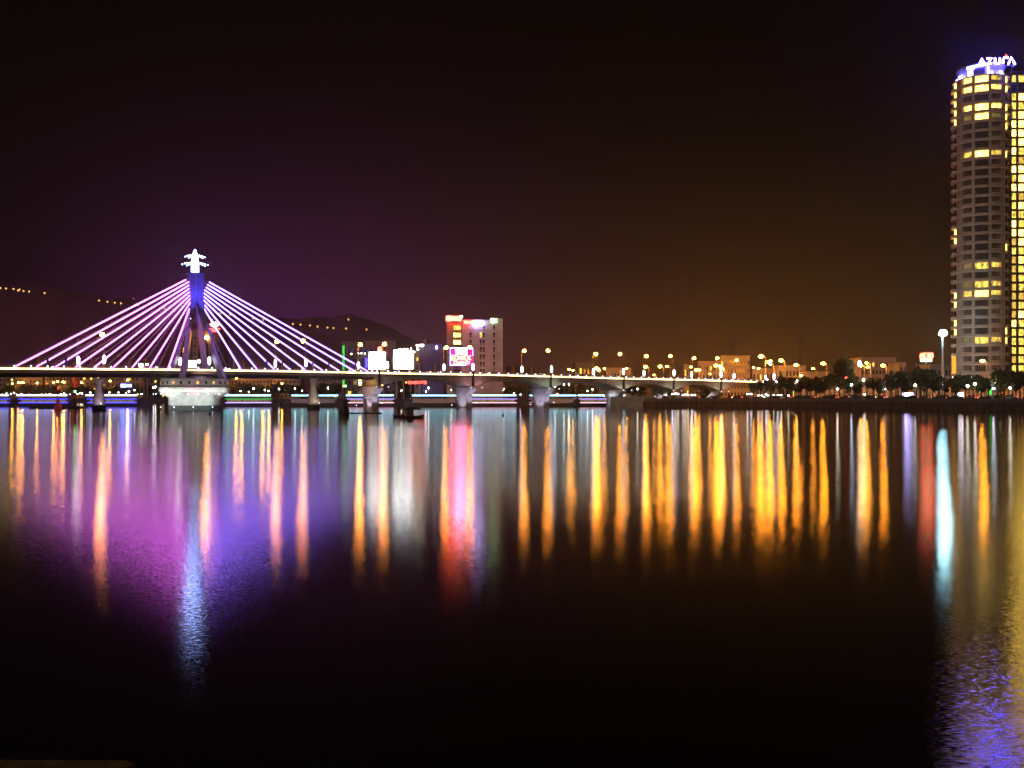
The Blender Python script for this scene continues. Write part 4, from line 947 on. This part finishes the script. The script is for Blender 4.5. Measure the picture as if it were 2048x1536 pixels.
for i, (x, y) in enumerate(tl):
    D = shoreD(x) + rt.choice((5, 8, 11)); H = zz(y, D)-GZ; k = H/7.0
    TR_[i % 5]('bushy riverside tree on the right bank, %s of the row' % ordl(i, len(tl)), (gx(x,D), D, GZ), rt.uniform(0,6.28), (max(.62, k*rt.uniform(.85,1.0)),)*2+(k,))
D = shoreD(1680)+14; BIG('biggest tree of the right bank, its right half lit green by a lamp', (gx(1680,D), D, GZ), 0, (zz(722,D)-GZ)/11.8)
gp = at(1719, 727, D-4); o = GW('tall white lamp lighting the right side of the biggest tree', (gp.x, gp.y, GZ), 0, (1.6,1.6,(gp.z-GZ)/4.2))
# hedge shrubs on the river wall
def mk_shrub(seed):
    def f():
        o = thing('shrub', '', 'shrub', group='shrubs on top of the river wall'); part('foliage', crown_mb(seed, 1.9, .8, 260, .25, 7), M['leaf'], o, loc=(0,0,.7)); part('stem', MB().tube([(0,0,-.1),(0,0,.7)], .08, 4), M['bark'], o); return o
    return f
SH = [Maker(mk_shrub(70+k)) for k in range(3)]
hp = offset_line(rb, 1.8)
for i in range(48):
    p, a_ = along_line(hp, .03 + i*.0148); SH[i % 3]('dark shrub on the river wall of the right bank, %s' % ordl(i, 48), (p.x, p.y, GZ), i*1.3, (1.15+.3*math.sin(i*2.1), 1.1, .62+.3*math.sin(i*1.7)))
# far bank trees
FT = [Maker(mk_tree(200+k, 10.0, 5.5, 3.4, 420, 'leaf2' if k == 1 else 'leaf', .8, grp='trees on the far bank')) for k in range(4)]
ftl = [8,22,36,50,62,78,93,110,125,139,158,170,183,208,222,236,250,266,281,296,312,466,480,494,508,522,537,551,566,580,594,640,652,664,676,690,712,728,772,786,800,812,824,838,850,868,884,960,976,992,1008,1024,1040,1090,1124,1140,1156,1172,1190,1262,1280]
for i, x in enumerate(ftl):
    D = shoreD(x)+ (16 if i % 2 else 26); y = (771 if x < 300 else 769) + rt.uniform(-2.5,4); k = (zz(y,D)-GZ)/10.0
    FT[i % 4 if x < 760 or x > 900 else 1]('low leafy tree on the far shore beyond the bridge, %s' % (ordl(i, len(ftl)) if i < 50 else '%s from the right' % ORD[len(ftl)-1-i] if i < len(ftl)-1 else 'rightmost'), (gx(x,D), D, GZ), rt.uniform(0,6.28), (max(.8,k*.95),)*2+(k,))
# restaurant lights under the second concrete span
def mk_umb():
    o = thing('market_stall', '', 'stall', group='lit riverside stalls under the concrete spans')
    part('canopy', MB().lathe([(1.7,2.3),(.9,2.9),(.1,3.3)], 8), M['hullw'], o); part('pole', MB().tube([(0,0,0),(0,0,2.4)], .06, 4), M['pole'], o)
    part('counter', MB().box(-1,1,-.5,.5,0,.95), M['bwall'], o); part('lamp', MB().ball((0,0,2.2), .33, 5), M['whitel'], o); return o
UM = Maker(mk_umb)
ul = [(942,777),(950,781),(956,773),(962,780),(970,774),(976,781),(985,772),(992,774),(1000,772),(1006,778),(998,781),(1012,769)]
ul.sort()
for i, (x, y) in enumerate(ul):
    D = shoreD(x)+8+ (790-y)*1.0; UM('lit riverside stall under the second concrete span, %s' % ordl(i, len(ul)), (gx(x,D), D, GZ), i, (zz(y,D)-GZ)/2.2 if y > 776 else 1.9)
# amber lamps under the bridge joint
for i, (x, lb) in enumerate(((720,'left'),(764,'right'))):
    s_ = bs(x, -3); o = thing('underdeck_lamp', 'tall amber lamp hanging under the bridge joint, the %s one of two' % lb, 'lamp', bpt(s_, -3, dz(s_)-3.6), PHI, group='amber lamps under the bridge joint')
    part('bulb', MB().lathe([(.2,-1.0),(.5,-.7),(.5,.7),(.2,1.0)], 8), emat('joint_lamp_glass_'+lb, (1,.5,.08), 45), o); part('hanger', MB().tube([(0,0,1.0),(0,0,1.3)], .1, 4), M['pole'], o)

# ------------------------------------------------------------------ night haze
hz = bpy.data.materials.new('haze_air'); hz.use_nodes = True; t = hz.node_tree; t.nodes.clear()
pv = t.nodes.new('ShaderNodeVolumePrincipled'); pv.inputs['Color'].default_value = (.95,.80,.72,1); pv.inputs['Density'].default_value = HAZE
pv.inputs['Anisotropy'].default_value = .85
ho_ = t.nodes.new('ShaderNodeOutputMaterial'); t.links.new(pv.outputs[0], ho_.inputs['Volume'])
tag(part('haze', MB().box(-4700,4700,-80,4700,-4,700), hz), kind='stuff')
